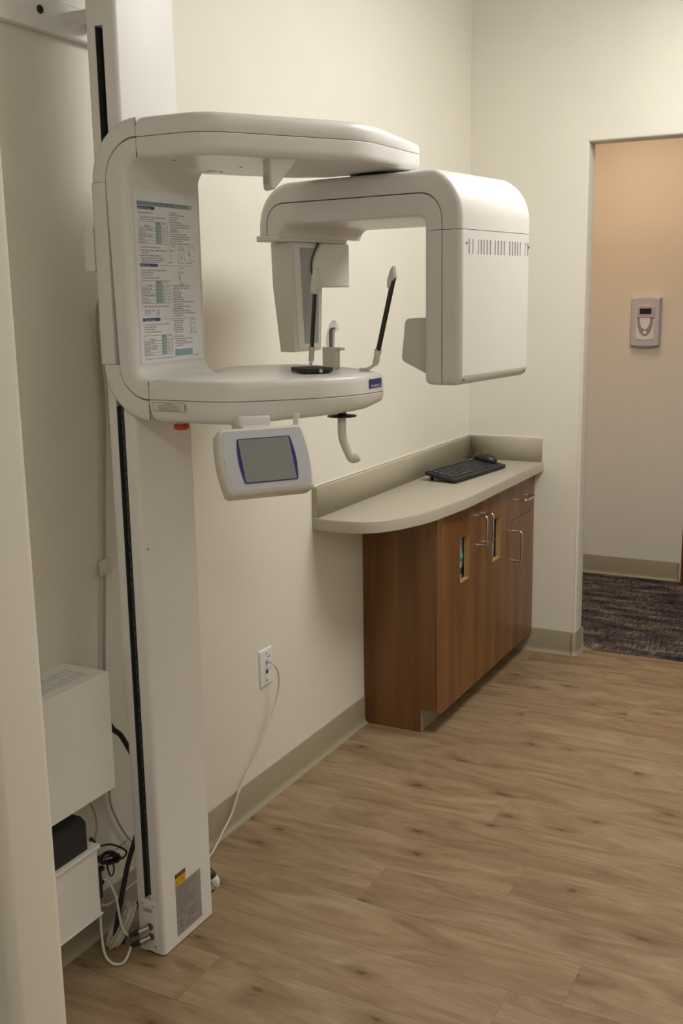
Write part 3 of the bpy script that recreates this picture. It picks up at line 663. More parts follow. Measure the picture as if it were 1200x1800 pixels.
# black positioning block on the table
pc = C_(.275, .105)
pdm = Matrix.Rotation(math.radians(-28), 4, 'Z')
def PD(x, y, z): v = pdm @ Vector((x, y, 0)); return Vector((pc.x+v.x, pc.y+v.y, z))
pp = thing('positioning_block', 'flat black wedge-shaped block with round silver knob lying on the white table', 'block')
solid('block_body', fillet([(-0.05, -0.030), (0.034, -0.046), (0.050, 0.008), (0.03, 0.03), (-0.035, 0.028)], 0.005, 4), rounded(1.3625, 1.3725, 0.002, 3), lambda x, y, t_: PD(x, y, t_), BLKM, pp)
lathe('knob', [(0.0046, 0), (0.0046, 0.004), (0.0035, 0.0055)], PD(0.0445, -0.012, 1.3672), pdm @ Vector((1, -0.3, 0)), STEEL, pp, 16)
box('foot', (-0.03, -0.02, 1.3607), (0.02, 0.015, 1.3626), SEAM, pp, mtx=Matrix.Translation((pc.x, pc.y, 0)) @ pdm)

# ---- rotating C unit, local frame (u, v, z)
th = 0.125; EX = Vector((math.cos(th), -math.sin(th), 0)); EY = Vector((math.sin(th), math.cos(th), 0)); OO = Vector((.76, 2.27, 0))
def U(a_, b_, z): v = OO+EX*a_+EY*b_; return Vector((v.x, v.y, z))
UP = lambda x, y, t_: U(x, t_, y)      # profile (u, z) extruded along v
VD = 0.360; ZS = 1.6655
outp = arcp(-0.469, 1.698, 0.098, 180, 90, 10)+arcp(-0.11, 1.694, 0.110, 90, 0, 12)
outp = [Vector((-0.569, 1.673)), Vector((-0.568, 1.70))]+[Vector((p.x, p.y)) for p in outp[1:]]
outp = [Vector((p.x, min(p.y, 1.7965))) for p in outp]
seamp = arcp(-0.105, 1.690, 0.0575, 0, 90, 8)+arcp(-0.492, 1.700, 0.0475, 90, 176, 6)
ra_ = solid('rotating_arm', outp+[Vector((0, ZS)), Vector((-0.0465, ZS))]+[Vector((p.x, p.y)) for p in seamp]+[Vector((-0.5405, 1.673))], rounded(0.0, VD, 0.014, 5), UP, PLAS, XM, wt=[(1, 0)]+[1]*(len(outp)-1)+[(1, 0), (.08, 0)]+[.08]*len(seamp)+[(.08, 0)])
inn = [Vector((-0.0478, ZS))]+[Vector((p.x-0.0012 if p.x > -.2 else p.x+0.0012, p.y-0.0012)) for p in seamp]+[Vector((-0.539, 1.673)), Vector((-0.506, 1.673))]+arcp(-0.470, 1.668, 0.028, 180, 90, 6)+arcp(-0.112, 1.676, 0.020, 90, 0, 5)+[Vector((-0.092, ZS))]
solid('inner_shell', inn, rounded(0.0005, VD, 0.009, 4), UP, PLAS, ra_, wt=[(.1, 0)]+[.1]*len(seamp)+[(.1, 0), (1, 0)]+[1]*(len(inn)-len(seamp)-4)+[(1, 0)])
solid('side_cover', fillet([(0, ZS-0.0012), (-0.0465, ZS-0.0012), (-0.0465, 1.3215), (0.0, 1.3215)], [0, 0, 0, .022], 4), rounded(0.0, VD, 0.014, 5), UP, PLAS, ra_, wt=[(1, 0), (.08, 0), (.08, 1), 1, 1, 1, 1, 1, 1])
sc = ra_.children[-1]
solid('inner_cover', fillet([(-0.0478, ZS-0.0012), (-0.092, ZS-0.0012), (-0.092, 1.3225), (-0.0478, 1.3215)], [0, 0, .014, 0], 4), rounded(0.0005, VD, 0.009, 4), UP, PLAS, ra_, wt=[(.08, 0), (1, 0), 1, 1, 1, 1, 1, (.08, 1)])
# vent slots cut into the side cover
cb = bmesh.new()
ppx = [.0401, .0576, .084, .0979, .1118, .1268, .143, .167, .1824, .1984, .2142, .2435, .2577, .2722, .2856, .3005, .3282, .3431]
for p in ppx:
    v_ = p; bxm(cb, (-0.003, v_-0.0025, 1.612), (0.004, v_+0.0025, 1.6445), mtx=Matrix(((EX.x, EY.x, 0, OO.x), (EX.y, EY.y, 0, OO.y), (0, 0, 1, 0), (0, 0, 0, 1))))
cut(sc, cb)
for p in ppx:
    v_ = p; pm4 = Matrix(((EX.x, EY.x, 0, OO.x), (EX.y, EY.y, 0, OO.y), (0, 0, 1, 0), (0, 0, 0, 1)))
    box('vent_slot', (-0.003, v_-0.0026, 1.6122), (-0.0022, v_+0.0026, 1.6443), BLKM if p not in (.0576, .084, .3005, .3282) else LGREY, ra_, mtx=pm4)
for v_, z_ in ((0.028, 1.636), (0.3475, 1.634), (0.018, 1.3345), (0.334, 1.3345)): screw_head('screw', U(0.0, v_, z_), EX, 0.0032, ra_)
# flange, left head, sensor
solid('flange', fillet([(-0.572, 1.658), (-0.500, 1.658), (-0.500, 1.6725), (-0.572, 1.6725)], 0.002, 2), rounded(-0.003, 0.292, 0.003, 2), UP, PLAS, ra_)
# sensor head: tapered box (u from -0.565 to -0.5)
def tap(z): return (z-1.386)/(1.656-1.386)
bm = bmesh.new(); rr_ = []
for z_, s_ in ((1.657, 1.0), (1.55, 0.95), (1.386, 0.62)):
    k1 = 1-s_
    pr = fillet([(-0.566+0.045*k1, 0.045+0.022*k1), (-0.500, 0.045+0.012*k1), (-0.500, 0.177-0.03*k1), (-0.566+0.045*k1, 0.177-0.03*k1)], [.004, .003, .003, .004], 3)
    rr_.append([bm.verts.new(U(p.x, p.y, z_)) for p in pr])
for A, B in zip(rr_, rr_[1:]):
    for i in range(len(A)): bm.faces.new((A[i-1], A[i], B[i], B[i-1]))
bm.faces.new(rr_[0]); bm.faces.new(rr_[-1][::-1])
sh = fin('sensor_head', bm, PLAS2, ra_)
sp = bmesh.new()
def quad(bm_, pts, th_):
    A = [bm_.verts.new(U(-0.5, v_, z_)) for v_, z_ in pts]; B = [bm_.verts.new(U(-0.5+th_, v_, z_)) for v_, z_ in pts]
    n = len(A)
    for i in range(n): bm_.faces.new((A[i-1], A[i], B[i], B[i-1]))
    bm_.faces.new(A[::-1]); bm_.faces.new(B)
quad(sp, [(0.052, 1.652), (0.172, 1.652), (0.161, 1.392), (0.066, 1.392)], 0.0015); fin('sensor_plate', sp, LGREY if False else PLAS, ra_, smooth=False)
sp = bmesh.new(); quad(sp, [(0.078, 1.645), (0.160, 1.645), (0.150, 1.405), (0.092, 1.405)], 0.0022); fin('sensor_window', sp, GREY, ra_, smooth=False)
sp = bmesh.new(); quad(sp, [(0.112, 1.640), (0.1125, 1.640), (0.1125, 1.560), (0.112, 1.560)], 0.0026); quad(sp, [(0.112, 1.5605), (0.150, 1.5605), (0.150, 1.560), (0.112, 1.560)], 0.0026); fin('sensor_guide_line', sp, LGREY, ra_, smooth=False)
# curved cover beside the sensor head
cvp = fillet([(0.142, 1.6560), (0.305, 1.6560), (0.3, 1.546), (0.17, 1.546), (0.150, 1.546)], [0, .003, .003, 0, 0], 3)
cvp = [Vector((0.160, 1.6570)), Vector((0.284, 1.6570)), Vector((0.284, 1.546)), Vector((0.152, 1.546))]+[Vector((0.160-0.030*math.sin(PI*i/10)-0.008*(1-i/10), 1.546+0.111*i/10)) for i in range(1, 10)]
VZ = lambda x, y, t_: U(t_, x, y)
solid('head_cover', cvp, rounded(-0.530, -0.488, 0.004, 3), VZ, PLAS, ra_)
rim = [(0.160-0.030*math.sin(PI*i/10)-0.008*(1-i/10)-0.002, 1.546+0.111*i/10) for i in range(2, 11)]
tube('cover_rim', [U(-0.4985, v_, z_) for v_, z_ in rim], 0.0035, SEAM, ra_, 8)
# collimator on the tube side
solid('collimator', fillet([(-0.093, 1.473), (-0.176, 1.470), (-0.187, 1.372), (-0.093, 1.330)], [0, .012, .014, 0], 4), rounded(0.05, 0.245, 0.008, 4), UP, PLAS2, ra_)
# bearing between upper arm and rotating arm
q = U(-0.27, 0.13, 1.79); lathe('rotation_bearing', [(0.09, 0.004), (0.09, 0.014)], (q.x, q.y, 1.7905), (0, 0, 1), BLKM, XM, 32)

# ================================================================== INSTRUCTION SHEET
ps = thing('instruction_sheet', 'tall laminated instruction sheet with tables stuck on the inner face of the spine', 'poster')
SW, SH = 0.226, 0.358
m4 = frame((XF+0.0006, 1.8285, 1.3905), (0, 1, 0), (0, 0, 1))
bk = sheet('paper', 0, 0, SW, SH, m4, PAPER, ps, th=0.0004)
m5 = m4.copy(); m5.translation += Vector((0.0007, 0, 0)); m6 = m4.copy(); m6.translation += Vector((0.001, 0, 0)); m45 = m4.copy(); m45.translation += Vector((0.0006, 0, 0))
Y = lambda fz: SH*(1-fz)          # from top fraction
ink = []; ttl = [('PLANMECA XC PANORAMIC PARAMETERS, XC 2 DIGITAL', 0.012, Y(.088), 0.0105, .655, 'LEFT')]
hl = [(0.010, Y(.092), 0.204, Y(.066))]
bars = [(0.012, Y(.112), 0.070, Y(.094)), (0.012, Y(.438), 0.072, Y(.420)), (0.012, Y(.754), 0.072, Y(.735))]
btx = [('Panoramic Procedure', 0.014, Y(.109), 0.0052, .95, 'LEFT'), ('TMJ Procedure', 0.014, Y(.435), 0.0052, 1, 'LEFT'), ('Sinus Procedure', 0.020, Y(.751), 0.0052, 1, 'LEFT')]
rules = [(0.070, Y(.430), 0.204, Y(.4288)), (0.072, Y(.744), 0.204, Y(.7428))]
def tx(s, x, fy, size=0.0052, xs=0.82): ink.append((s, x, Y(fy), size, xs, 'LEFT'))
def table(x0, f0, x1, f1, nrow, tealx, split, rows, head):
    for i in range(nrow+1):
        yy = Y(f0)+(Y(f1)-Y(f0))*([0]+[0.27+0.73*j/(nrow-1) for j in range(nrow)])[i]; rules.append((x0, yy-.0003, x1, yy+.0003))
    for xx in (x0, tealx[0], split, x1): rules.append((xx-.0002, Y(f1), xx+.0002, Y(f0)))
    teal.append((tealx[0], Y(f1), tealx[1], Y(f0)))
    Ht = Y(f0)-Y(f1)
    ink.append(('Patient', x0+0.022, Y(f0)-Ht*0.24, 0.0062, .9, 'LEFT'))
    ink.append(('Digital', tealx[0]+0.003, Y(f0)-Ht*0.10, 0.0058, .85, 'LEFT')); ink.append(('Film', split+0.005, Y(f0)-Ht*0.10, 0.0058, .85, 'LEFT'))
    for j in range(2):
        ink.append((('kV', 'mA')[j], tealx[0]+0.002+0.010*j, Y(f0)-Ht*0.23, 0.005, .85, 'LEFT')); ink.append((('kV', 'mA')[j], split+0.003+0.010*j, Y(f0)-Ht*0.23, 0.005, .85, 'LEFT'))
    for i, rw in enumerate(rows):
        yy = Y(f0)-Ht*(0.27+0.73*(i+0.75)/(nrow-1)); ink.append((rw, x0+0.002, yy, 0.0052, .8, 'LEFT'))
        for j, vls in enumerate(((60+2*i, 4+i), (62+2*i, 5+i))):
            for k_, vv_ in enumerate(vls): ink.append((str(vv_), (tealx[0], split)[j]+0.003+0.010*k_, yy, 0.005, .8, 'LEFT'))
teal = []
tx('Preparing the Unit for Use', 0.012, .135, .0058)
tx('1.  Turn on the computer and open the patient exposure', 0.014, .158, .0048, .82); tx('2.  Select the panoramic program', 0.014, .172, .0048)
table(0.012, .180, 0.112, .305, 6, (0.071, 0.090), 0.093, ['Child under 6, small patient', 'Child 7 - 12', 'Adult female or small male', 'Adult male', 'Large adult male'], 0)
tx('3.  Select the correct jaw shape and size', 0.014, .330); tx('4.  Remove glasses, earrings, necklaces, dentures, and', 0.014, .348); tx('     metal objects', 0.014, .360)
tx('Preparation & Positioning the Patient', 0.012, .378, .0058)
for i, s in enumerate(['1.  Raise column fully and put bite block with', '     patient facing the column', '2.  Tell patient to bite on grooves, stand upright and hold', '     the handles, with chin on the chin rest of the table', '3.  Adjust the midsagittal, Frankfort and canine lines', '4.  Be sure the layer light is centred on the canine']): tx(s, 0.014, .3905+i*.0062*.95 if False else .3895+i*.0058, .0046, .8) if False else tx(s, 0.014, .3935+i*.0048*0 + i*.0, .0001, .8) if False else None
for i, s in enumerate(['1. Raise column fully and put bite block with patient', '2. Tell patient to bite on grooves, stand upright, hold', '3. Adjust the midsagittal and Frankfort lines']): tx(s, 0.014, .392+i*.0115, .0048, .8)
rr = ['1.  Select patient type', '2.  Adjust height of table to match chin', '     and patient posture', '3.  Set the exposure', '4.  Position the light beam line', '5.  Close the temple supports until they reach the', '     head and ask patient to place tongue against the', '     palate, lips closed', '6.  Press the READY key', '7.  Tell patient to stay still for the exposure', '8.  Press and hold the exposure button until the unit', '     stops, then release and open the head supports', '9.  Release patient from the unit', '10. Press patient out and clean the chin rest and bite', '     block cover']
for i, s in enumerate(rr): tx(s, 0.118, .122+i*.0138, .0048, .74)
for i, s in enumerate(['1. Turn on the patient exposure program in computer', '2. Select the TMJ program', '3. Insert temple rests', '4. Set the patient parameters on panel']): tx(s, 0.014, .462+i*.0145, .0050, .8)
table(0.012, .518, 0.113, .650, 6, (0.062, 0.087), 0.089, ['Child under 6 years', 'Child 7-12 years', 'Adult female or small male', 'Adult male', 'Large adult male'], 0)
tx('5.  Raise column and position patient to temple rests', 0.014, .672, .0052)
blue = [('Planmeca XC  first', 0.020, Y(.696), .0054, .8, 'LEFT'), ('Closed scan', 0.020, Y(.708), .0054, .8, 'LEFT'), ('Open scan', 0.020, Y(.720), .0054, .8, 'LEFT'), ('66 kV', 0.060, Y(.696), .0054, .8, 'LEFT'), ('66 kV', 0.060, Y(.708), .0054, .8, 'LEFT'), ('8 mA', 0.060, Y(.720), .0054, .8, 'LEFT')]
rr = ['6.  Adjust position of the table, with patient', '     upright and chin forward, lining on laser', '     (not on mark)', '7.  Open mouth support', '8.  Take closed image', '9.  Press the READY key', '10. Open the mouth support', '11. Change patient to open mouth and close temples', '     when ready, release it', '12. While standing still, press exposure key', '13. Press the READY key', '14. Tell patient to stay still for this exposure', '15. Release patient after scan and remove the nose rest', '     from the patient table']
for i, s in enumerate(rr): tx(s, 0.118, .552+i*.0137, .0050, .74)
for i, s in enumerate(['1. Turn on the patient exposure program in computer', '2. Select the Sinus Program', '3. Insert sinus chin rest', '4. Set exposure parameters as panel']): tx(s, 0.014, .776+i*.0147, .0050, .8)
table(0.012, .838, 0.112, .955, 6, (0.074, 0.092), 0.095, ['Child under 6 years', 'Child 7-12 or small adult', 'Adult female / small male', 'Adult male', 'Large adult male'], 0)
rr = ['5. Raise patient to height', '    stand close to column', '6. Align with chin rest', '7. Close temple rests', '8. Tilt patient head down', '    until line on cheek', '    bone', '9. Press the READY key', '10. Press exposure button, patient hold still,', '     and wait for the exposure', '11. Remove patient and clean the unit surfaces', '     with a disinfectant']
for i, s in enumerate(rr): tx(s, 0.118, .760+i*.0138, .0050, .74)
teal.append((0.120, Y(.972), 0.186, Y(.930)))
for i, s in enumerate(['Always use a new bite block cover on', 'each new patient. Clean the chin rest', 'and temple supports between patients']): blue.append((s, 0.121, Y(.941+i*.012), .005, .78, 'LEFT'))
blue.append(('Please keep this sheet attached to the unit, for use with every patient', 0.014, Y(.966+.012), .0048, .78, 'LEFT')); tx('Rev. 07/2008', 0.188, .978, .0045)
for s, x, fy in (('a. Side view', 0.108, .414), ('b. Front view', 0.144, .414), ('c. Jaw centred', 0.174, .414), ('Side view', 0.150, .446), ('Chin rest', 0.156, .538), ('TMJ view', 0.148, .548), ('Sinus view', 0.184, .757), ('Chin rest', 0.190, .838)): tx(s, x, fy, .0048, .8)
pt = text_obj('title', ttl, m5, mat('ink_title', (0.03, 0.09, 0.10), 0.5), ps); sheet('title_highlight', *hl[0], m4, mat('hl_title', (0.40, 0.50, 0.50), 0.5), ps, th=0.0005)
for b_ in bars: sheet('heading_bar', *b_, m4, BARB, ps, th=0.0006)
text_obj('heading_text', btx, m5, WINK, ps)
for t_ in teal: sheet('table_highlight', *t_, m4, TEAL if t_[0] < .115 else mat('hl_blue', (0.42, 0.60, 0.62), .5), ps, th=0.0005)
text_obj('printed_text', ink, m5, INK, ps)
text_obj('blue_text', blue, m5, INKB, ps)
text_obj('table_lines', [], m5, INKG, ps, extra=rules)
# line drawings of heads
def sketch(name, polys):
    bm = bmesh.new()
    for pl, w_ in polys:
        for (x0, f0), (x1, f1) in zip(pl, pl[1:]):
            a = Vector((x0, Y(f0))); b = Vector((x1, Y(f1))); d = (b-a); n_2 = Vector((-d.y, d.x)).normalized()*w_
            V = [bm.verts.new(m5 @ Vector((p.x, p.y, 0))) for p in (a+n_2, a-n_2, b-n_2, b+n_2)]
            if d.length > 1e-6: bm.faces.new(V)
    me = bpy.data.meshes.new(name); bm.to_mesh(me); bm.free(); link(name, me, INKG, ps, smooth=False)
S = 0.00035
sketch('head_sketch', [([(.112, .300), (.116, .312), (.114, .325), (.117, .335), (.114, .345), (.118, .352), (.117, .37), (.122, .385), (.116, .40)], S), ([(.128, .315), (.136, .325), (.134, .34), (.124, .342)], S), ([(.121, .337), (.124, .344), (.127, .337)], S*2)])
sketch('head_sketch', [([(.146, .405), (.148, .36), (.147, .33), (.151, .312), (.158, .306), (.165, .312), (.169, .33), (.168, .36), (.171, .405)], S), ([(.152, .338), (.156, .334)], S*2.5), ([(.161, .334), (.165, .338)], S*2.5), ([(.158, .36), (.157, .375), (.160, .38), (.157, .39)], S*2), ([(.152, .318), (.153, .335)], S), ([(.158, .310), (.158, .335)], S), ([(.164, .318), (.163, .335)], S)])
sketch('head_sketch', [([(.190, .312), (.186, .322), (.189, .335), (.186, .35), (.188, .375), (.190, .395), (.203, .400), (.208, .394)], S), ([(.192, .31), (.207, .312), (.206, .325), (.194, .326)], S), ([(.176, .338), (.181, .342)], S*2), ([(.190, .345), (.189, .37)], S*2.5)])
sketch('head_sketch', [([(.146, .448), (.145, .47), (.147, .48), (.146, .50), (.150, .525), (.155, .535)], S), ([(.147, .466), (.150, .472)], S*2), ([(.152, .466), (.165, .468)], S), ([(.150, .474), (.166, .478)], S), ([(.148, .492), (.152, .492), (.152, .512), (.148, .512), (.148, .492)], S)])
sketch('head_sketch', [([(.182, .757), (.181, .78), (.183, .80), (.182, .83), (.178, .84)], S), ([(.184, .775), (.200, .773), (.199, .79)], S), ([(.186, .782), (.188, .788)], S*2), ([(.183, .80), (.187, .80), (.187, .828), (.183, .828), (.183, .80)], S*1.3), ([(.196, .79), (.197, .83)], S)])

# ================================================================== COUNTER, CABINET
ct = thing('countertop', 'beige laminate countertop with one rounded end along the left wall', 'countertop')
ctp = fillet([(0.0, 2.935), (0.10, 2.925), (0.20, 2.95), (0.262, 3.045), (0.305, 3.18), (0.332, 3.45), (0.336, EY0), (0.0, EY0)], [0, .25, .3, .4, .5, 1.2, 0, 0], 8)
solid('worktop', ctp, [(0.7900, 0.0), (0.8245, 0), (0.8265, .0007), (0.8280, .002)], XY, LAM, ct)
solid('back_splash', [(0.0, 0.8282), (0.019, 0.8282), (0.019, 0.923), (0.017, 0.926), (0.0, 0.926)], [(2.936, 0.0), (EY0-0.0195, 0)], XZ, LAMB, ct, ang=20)
solid('end_splash', [(EY0, 0.8282), (EY0-0.019, 0.8282), (EY0-0.019, 0.923), (EY0-0.017, 0.926), (EY0, 0.926)], [(0.0, 0.0), (0.331, 0)], YZ, LAMB, ct, ang=20)
tube('caulk_line', [(0.0015, 2.936, 0.9275), (0.0015, EY0-0.02, 0.9275)], 0.0022, WALL, ct, 8)
tube('caulk_line', [(0.0, EY0-0.0015, 0.9275), (0.331, EY0-0.0015, 0.9275), (0.3325, EY0-0.0015, 0.79)], 0.0022, WALL, ct, 8)

cb_ = thing('base_cabinet', 'brown wood veneer base cabinet with two slotted doors and a drawer', 'cabinet')
CYA, XD = 3.292, 0.300
sd = [(0.0, 0.0), (0.222, 0.0), (0.222, 0.088), (0.278, 0.088), (0.278, 0.790), (0.0, 0.790)]
solid('side_panel', [Vector(p) for p in sd], [(CYA, 0), (CYA+0.018, 0)], XZ, WOOD, cb_, ang=20)
box('back_panel', (0.0, CYA+0.018, 0.09), (0.01, EY0-0.018, 0.789), RAWW, cb_)
box('bottom_panel', (0.01, CYA+0.018, 0.089), (0.276, EY0-0.018, 0.105), RAWW, cb_)
solid('side_panel', [Vector(p) for p in sd], [(EY0-0.018, 0), (EY0-0.0005, 0)], XZ, WOOD, cb_, ang=20)
box('shelf', (0.012, CYA+0.02, 0.475), (0.262, EY0-0.02, 0.493), RAWW, cb_)
bm = bmesh.new(); bxm(bm, (0.203, CYA+0.018, 0.0), (0.219, EY0-0.018, 0.089)); fin('toe_kick', bm, WOOD, cb_)
box('kick_base', (0.2195, CYA+0.0005, 0.0), (0.2225, EY0-0.004, 0.0865), BASE, cb_, 0.0008, 1)
def door(y0, y1, z0, z1, name='door', slot=None):
    d = box(name, (0.2795, y0+0.0015, z0), (XD, y1-0.0015, z1), WOOD, cb_, 0.0012, 1)
    bm = bmesh.new()      # lighter edge banding facing the room's near end
    bxm(bm, (0.2797, y0+0.0004, z0+0.001), (XD+0.0002, y0+0.0032, z1-0.001)); fin('edge_band', bm, WEDGE, d)
    if z1 < 0.7: bm = bmesh.new(); bxm(bm, (0.2797, y0+0.002, z1-0.0028), (XD+0.0002, y1-0.002, z1+0.0006)); fin('edge_band', bm, WEDGE, d)
    if name == 'drawer' : pass
    if slot:
        ya, yb, za, zb = slot; c = bmesh.new(); bxm(c, (0.27, ya, za), (0.31, yb, zb)); cut(d, c)
        bm = bmesh.new(); t_ = 0.0012
        bxm(bm, (0.2800, ya, za), (XD-0.0003, ya+t_, zb)); bxm(bm, (0.2800, yb-t_, za), (XD-0.0003, yb, zb)); bxm(bm, (0.2800, ya, za), (XD-0.0003, yb, za+t_)); bxm(bm, (0.2800, ya, zb-t_), (XD-0.0003, yb, zb))
        fin('slot_edge', bm, RAWW, d)
    return d
ZB = 0.082
d1 = door(3.296, 3.682, ZB, 0.786, slot=(3.464, 3.555, 0.512, 0.678))
d2 = door(3.684, 4.026, ZB, 0.786, slot=(3.802, 3.895, 0.512, 0.680))
d3 = door(4.028, 4.318, ZB, 0.626)
dw = door(4.028, 4.318, 0.629, 0.786, 'drawer')
def pull(p0, p1, parent):
    a = Vector(p0); b = Vector(p1); d = (b-a).normalized(); ox = Vector((0.032, 0, 0)); rr = 0.010; pts = [a]
    for i in range(5): t_ = PI/2*i/4; pts.append(a+ox-Vector((rr, 0, 0))+Vector((rr*math.sin(t_), 0, 0))+d*rr*(1-math.cos(t_)))
    for i in range(5): t_ = PI/2*i/4; pts.append(b+ox-Vector((rr, 0, 0))-d*rr*(1-math.sin(t_)) + Vector((rr*math.cos(t_), 0, 0)))
    pts.append(b)
    o = tube('handle', pts, 0.0045, STEEL, parent, 12); o['label'] = 'chrome bow handle'
pull((XD, 3.652, 0.612), (XD, 3.652, 0.722), d1)
pull((XD, 3.716, 0.610), (XD, 3.716, 0.720), d2)
pull((XD, 4.058, 0.460), (XD, 4.058, 0.582), d3)
pull((XD, 4.115, 0.700), (XD, 4.225, 0.700), dw)
# glove boxes behind the door slots
def glovebox(y0, z0, label, tuft):
    g = thing('glove_box', label, 'box')
    bd = box('carton', (0.145, y0, z0), (0.268, y0+0.24, z0+0.24), GLOVE, g, 0.001)
    for zz0, zz1, mm in tuft: box('printed_band', (0.2675, y0+0.0, z0+zz0), (0.2687, y0+0.24, z0+zz1), mm, g)
    return g
g1 = glovebox(3.40, 0.494, 'white glove box seen through the slot of the first cabinet door', [(0.028, 0.052, PLYG)])
tube('glove', [(0.262, 3.50, 0.59), (0.277, 3.503, 0.592), (0.281, 3.505, 0.606), (0.274, 3.51, 0.62)], [0.012, 0.014, 0.012, 0.006], GLOVT, g1, 10, smooth=3)
glovebox(3.745, 0.494, 'white and teal glove box seen through the slot of the second cabinet door', [(0.09, 0.24, GLOVT)])

# keyboard on the counter
kb = thing('keyboard', 'black desktop keyboard raised on its back feet on the beige counter', 'keyboard')
# local: long axis a from near end to far end, b across towards wall
ka = Vector((0.06, 0.475, 0)).normalized(); kbv = Vector((-ka.y, ka.x, 0)); KO = Vector((0.192, 3.685, 0))
kL, kW = 0.425, 0.138; kt = math.radians(9)
kup = (kbv*math.cos(kt)+Vector((0, 0, 1))*math.sin(kt)); knn = ka.cross(kup)
km = Matrix((ka, kup, knn)).transposed().to_4x4(); km.translation = KO+Vector((0, 0, 0.8292))
KM = lambda x, y, t_: km @ Vector((x, y, t_))
solid('case', fillet([(0, 0), (kL, 0), (kL-0.004, kW), (0.004, kW)], 0.008, 4), rounded(0.0, 0.0145, 0.004, 3), KM, BLKM, kb)
rows = [(0.120, 0.011), (0.100, 0.015), (0.082, 0.015), (0.064, 0.015), (0.046, 0.015), (0.028, 0.015)]
bm = bmesh.new()
keyg = mat('key_black', (0.028, 0.028, 0.032), 0.45)
for ri, (ky, kh) in enumerate(rows):
    x = 0.014; i = 0
    while x < kL-0.028:
        wk = 0.0165
        if ri == 5: wk = [0.024, 0.02, 0.02, 0.105, 0.02, 0.02, 0.024][i] if i < 7 else 0.0165
        if ri in (2, 3, 4) and i == 0: wk = 0.026+0.005*(ri-2)
        if x+wk > kL-0.012: break
        vs = []
        for zz_, ins in ((0.0140, 0), (0.0190, 0.0018)):
            vs.append([bm.verts.new(KM(a, b, zz_)) for a, b in ((x+ins, ky-kh/2+ins), (x+wk-ins, ky-kh/2+ins), (x+wk-ins, ky+kh/2-ins), (x+ins, ky+kh/2-ins))])
        for q in range(4): bm.faces.new((vs[0][q-1], vs[0][q], vs[1][q], vs[1][q-1]))
        bm.faces.new(vs[1]); x += wk+0.0026+(0.010 if abs(x+wk-0.295) < 0.012 or abs(x+wk-0.36) < 0.011 else 0); i += 1
tag(fin('keys', bm, keyg, kb, smooth=False), kind='stuff')
bm = bmesh.new()
for i, (a_, b_) in enumerate(((0.02, .120), (.045, .120), (.022, .100), (.04, .082), (.03, .064), (.32, .120), (.345, .120), (.37, .100), (.05, .028), (.39, .100))): bxm(bm, (a_, b_-0.002, 0.0191), (a_+0.004, b_+0.002, 0.0194), mtx=km)
fin('key_legends', bm, LGREY, kb, smooth=False)
for a_ in (0.03, kL-0.04):
    p_ = km @ Vector((a_, kW-0.02, 0.001)); box('foot', (p_.x-0.004, p_.y-0.008, 0.8282), (p_.x+0.004, p_.y+0.008, p_.z), BLKM, kb)
ms = thing('computer_mouse', 'glossy black mouse lying on the far end of the keyboard', 'mouse')
mo = bmesh.new(); bmesh.ops.create_uvsphere(mo, u_segments=24, v_segments=14, radius=1)
for v in mo.verts:
    x_, y_, z_ = v.co; z_ = max(z_, -0.25)
    v.co = km @ Vector((kL-0.040+0.030*x_, 0.078+0.052*y_*(1-0.08*z_), 0.0262+0.022*z_*(1-0.2*y_)))
fin('mouse_body', mo, BLACK, ms)
mw = lathe('scroll_wheel', [(0.004, -0.002), (0.0045, -0.0015), (0.0045, 0.0015), (0.004, 0.002)], km @ Vector((kL-0.040, 0.100, 0.043)), ka, BLKM, ms, 16)
tag(tube('mouse_cable', [km @ Vector((kL-0.040, 0.130, 0.024)), km @ Vector((kL-0.01, 0.142, 0.004)), Vector((0.05, 4.18, 0.8325)), Vector((0.03, 4.25, 0.8305)), Vector((0.022, 4.29, 0.8305)), Vector((0.024, 4.30, 0.8305))], 0.0018, BLACK, None, 8, smooth=6), 'thin black mouse cable running to the corner of the counter', 'cable')

# ================================================================== WALL OUTLET AND CABLES
ot = thing('data_outlet', 'white wall plate with two data jacks low on the left wall', 'outlet')
oy, oz = 2.6245, 0.4285
op = solid('wall_plate', fillet([(oy-.036, oz-.058), (oy+.036, oz-.058), (oy+.036, oz+.058), (oy-.036, oz+.058)], 0.004, 3), [(0, 0), (0.002, 0), (0.0045, .0012), (0.006, .0035)], YZ, OUTL, ot)
for dz in (-.042, .042): screw_head('screw', (0.006, oy, oz+dz), (1, 0, 0), 0.0028, op)
for dz, mm in ((.016, LGREY), (-.014, BLKM)):
    j = box('jack', (0.0058, oy-.007, oz+dz-.006), (0.0068, oy+.007, oz+dz+.006), SEAM if dz < 0 else GREY, ot, 0.0004)
sheet('port_label', 0, 0, 0.018, 0.005, frame((0.0061, oy+.004, oz+.028), (0, 1, 0), (0, 0, 1)), LGREY, ot)
sheet('port_label', 0, 0, 0.018, 0.004, frame((0.0061, oy+.012, oz-.012), (0, 1, 0), (0, 0, 1)), LGREY, ot)
text_obj('printed_text', [('DATA', 0.002, 0.0008, 0.0042, 1, 'LEFT')], frame((0.0067, oy+.004, oz+.028), (0, 1, 0), (0, 0, 1)), INK, ot)
dc = tag(tube('data_cable', [(0.010, oy, oz+.016), (0.020, oy+.004, oz+.016), (0.034, 2.625, .437), (0.036, 2.640, .410), (0.032, 2.646, .36), (.028, 2.62, .30), (.025, 2.575, .245), (.024, 2.525, .19), (.022, 2.46, .145), (.022, 2.42, .11), (.022, 2.385, .065), (.026, 2.33, .035), (.035, 2.27, .012), (.06, 2.17, .004), (.1, 2.07, .004)], 0.0031, CABW, None, 10, smooth=6), 'thin white data cable drooping from the wall plate to the floor', 'cable')
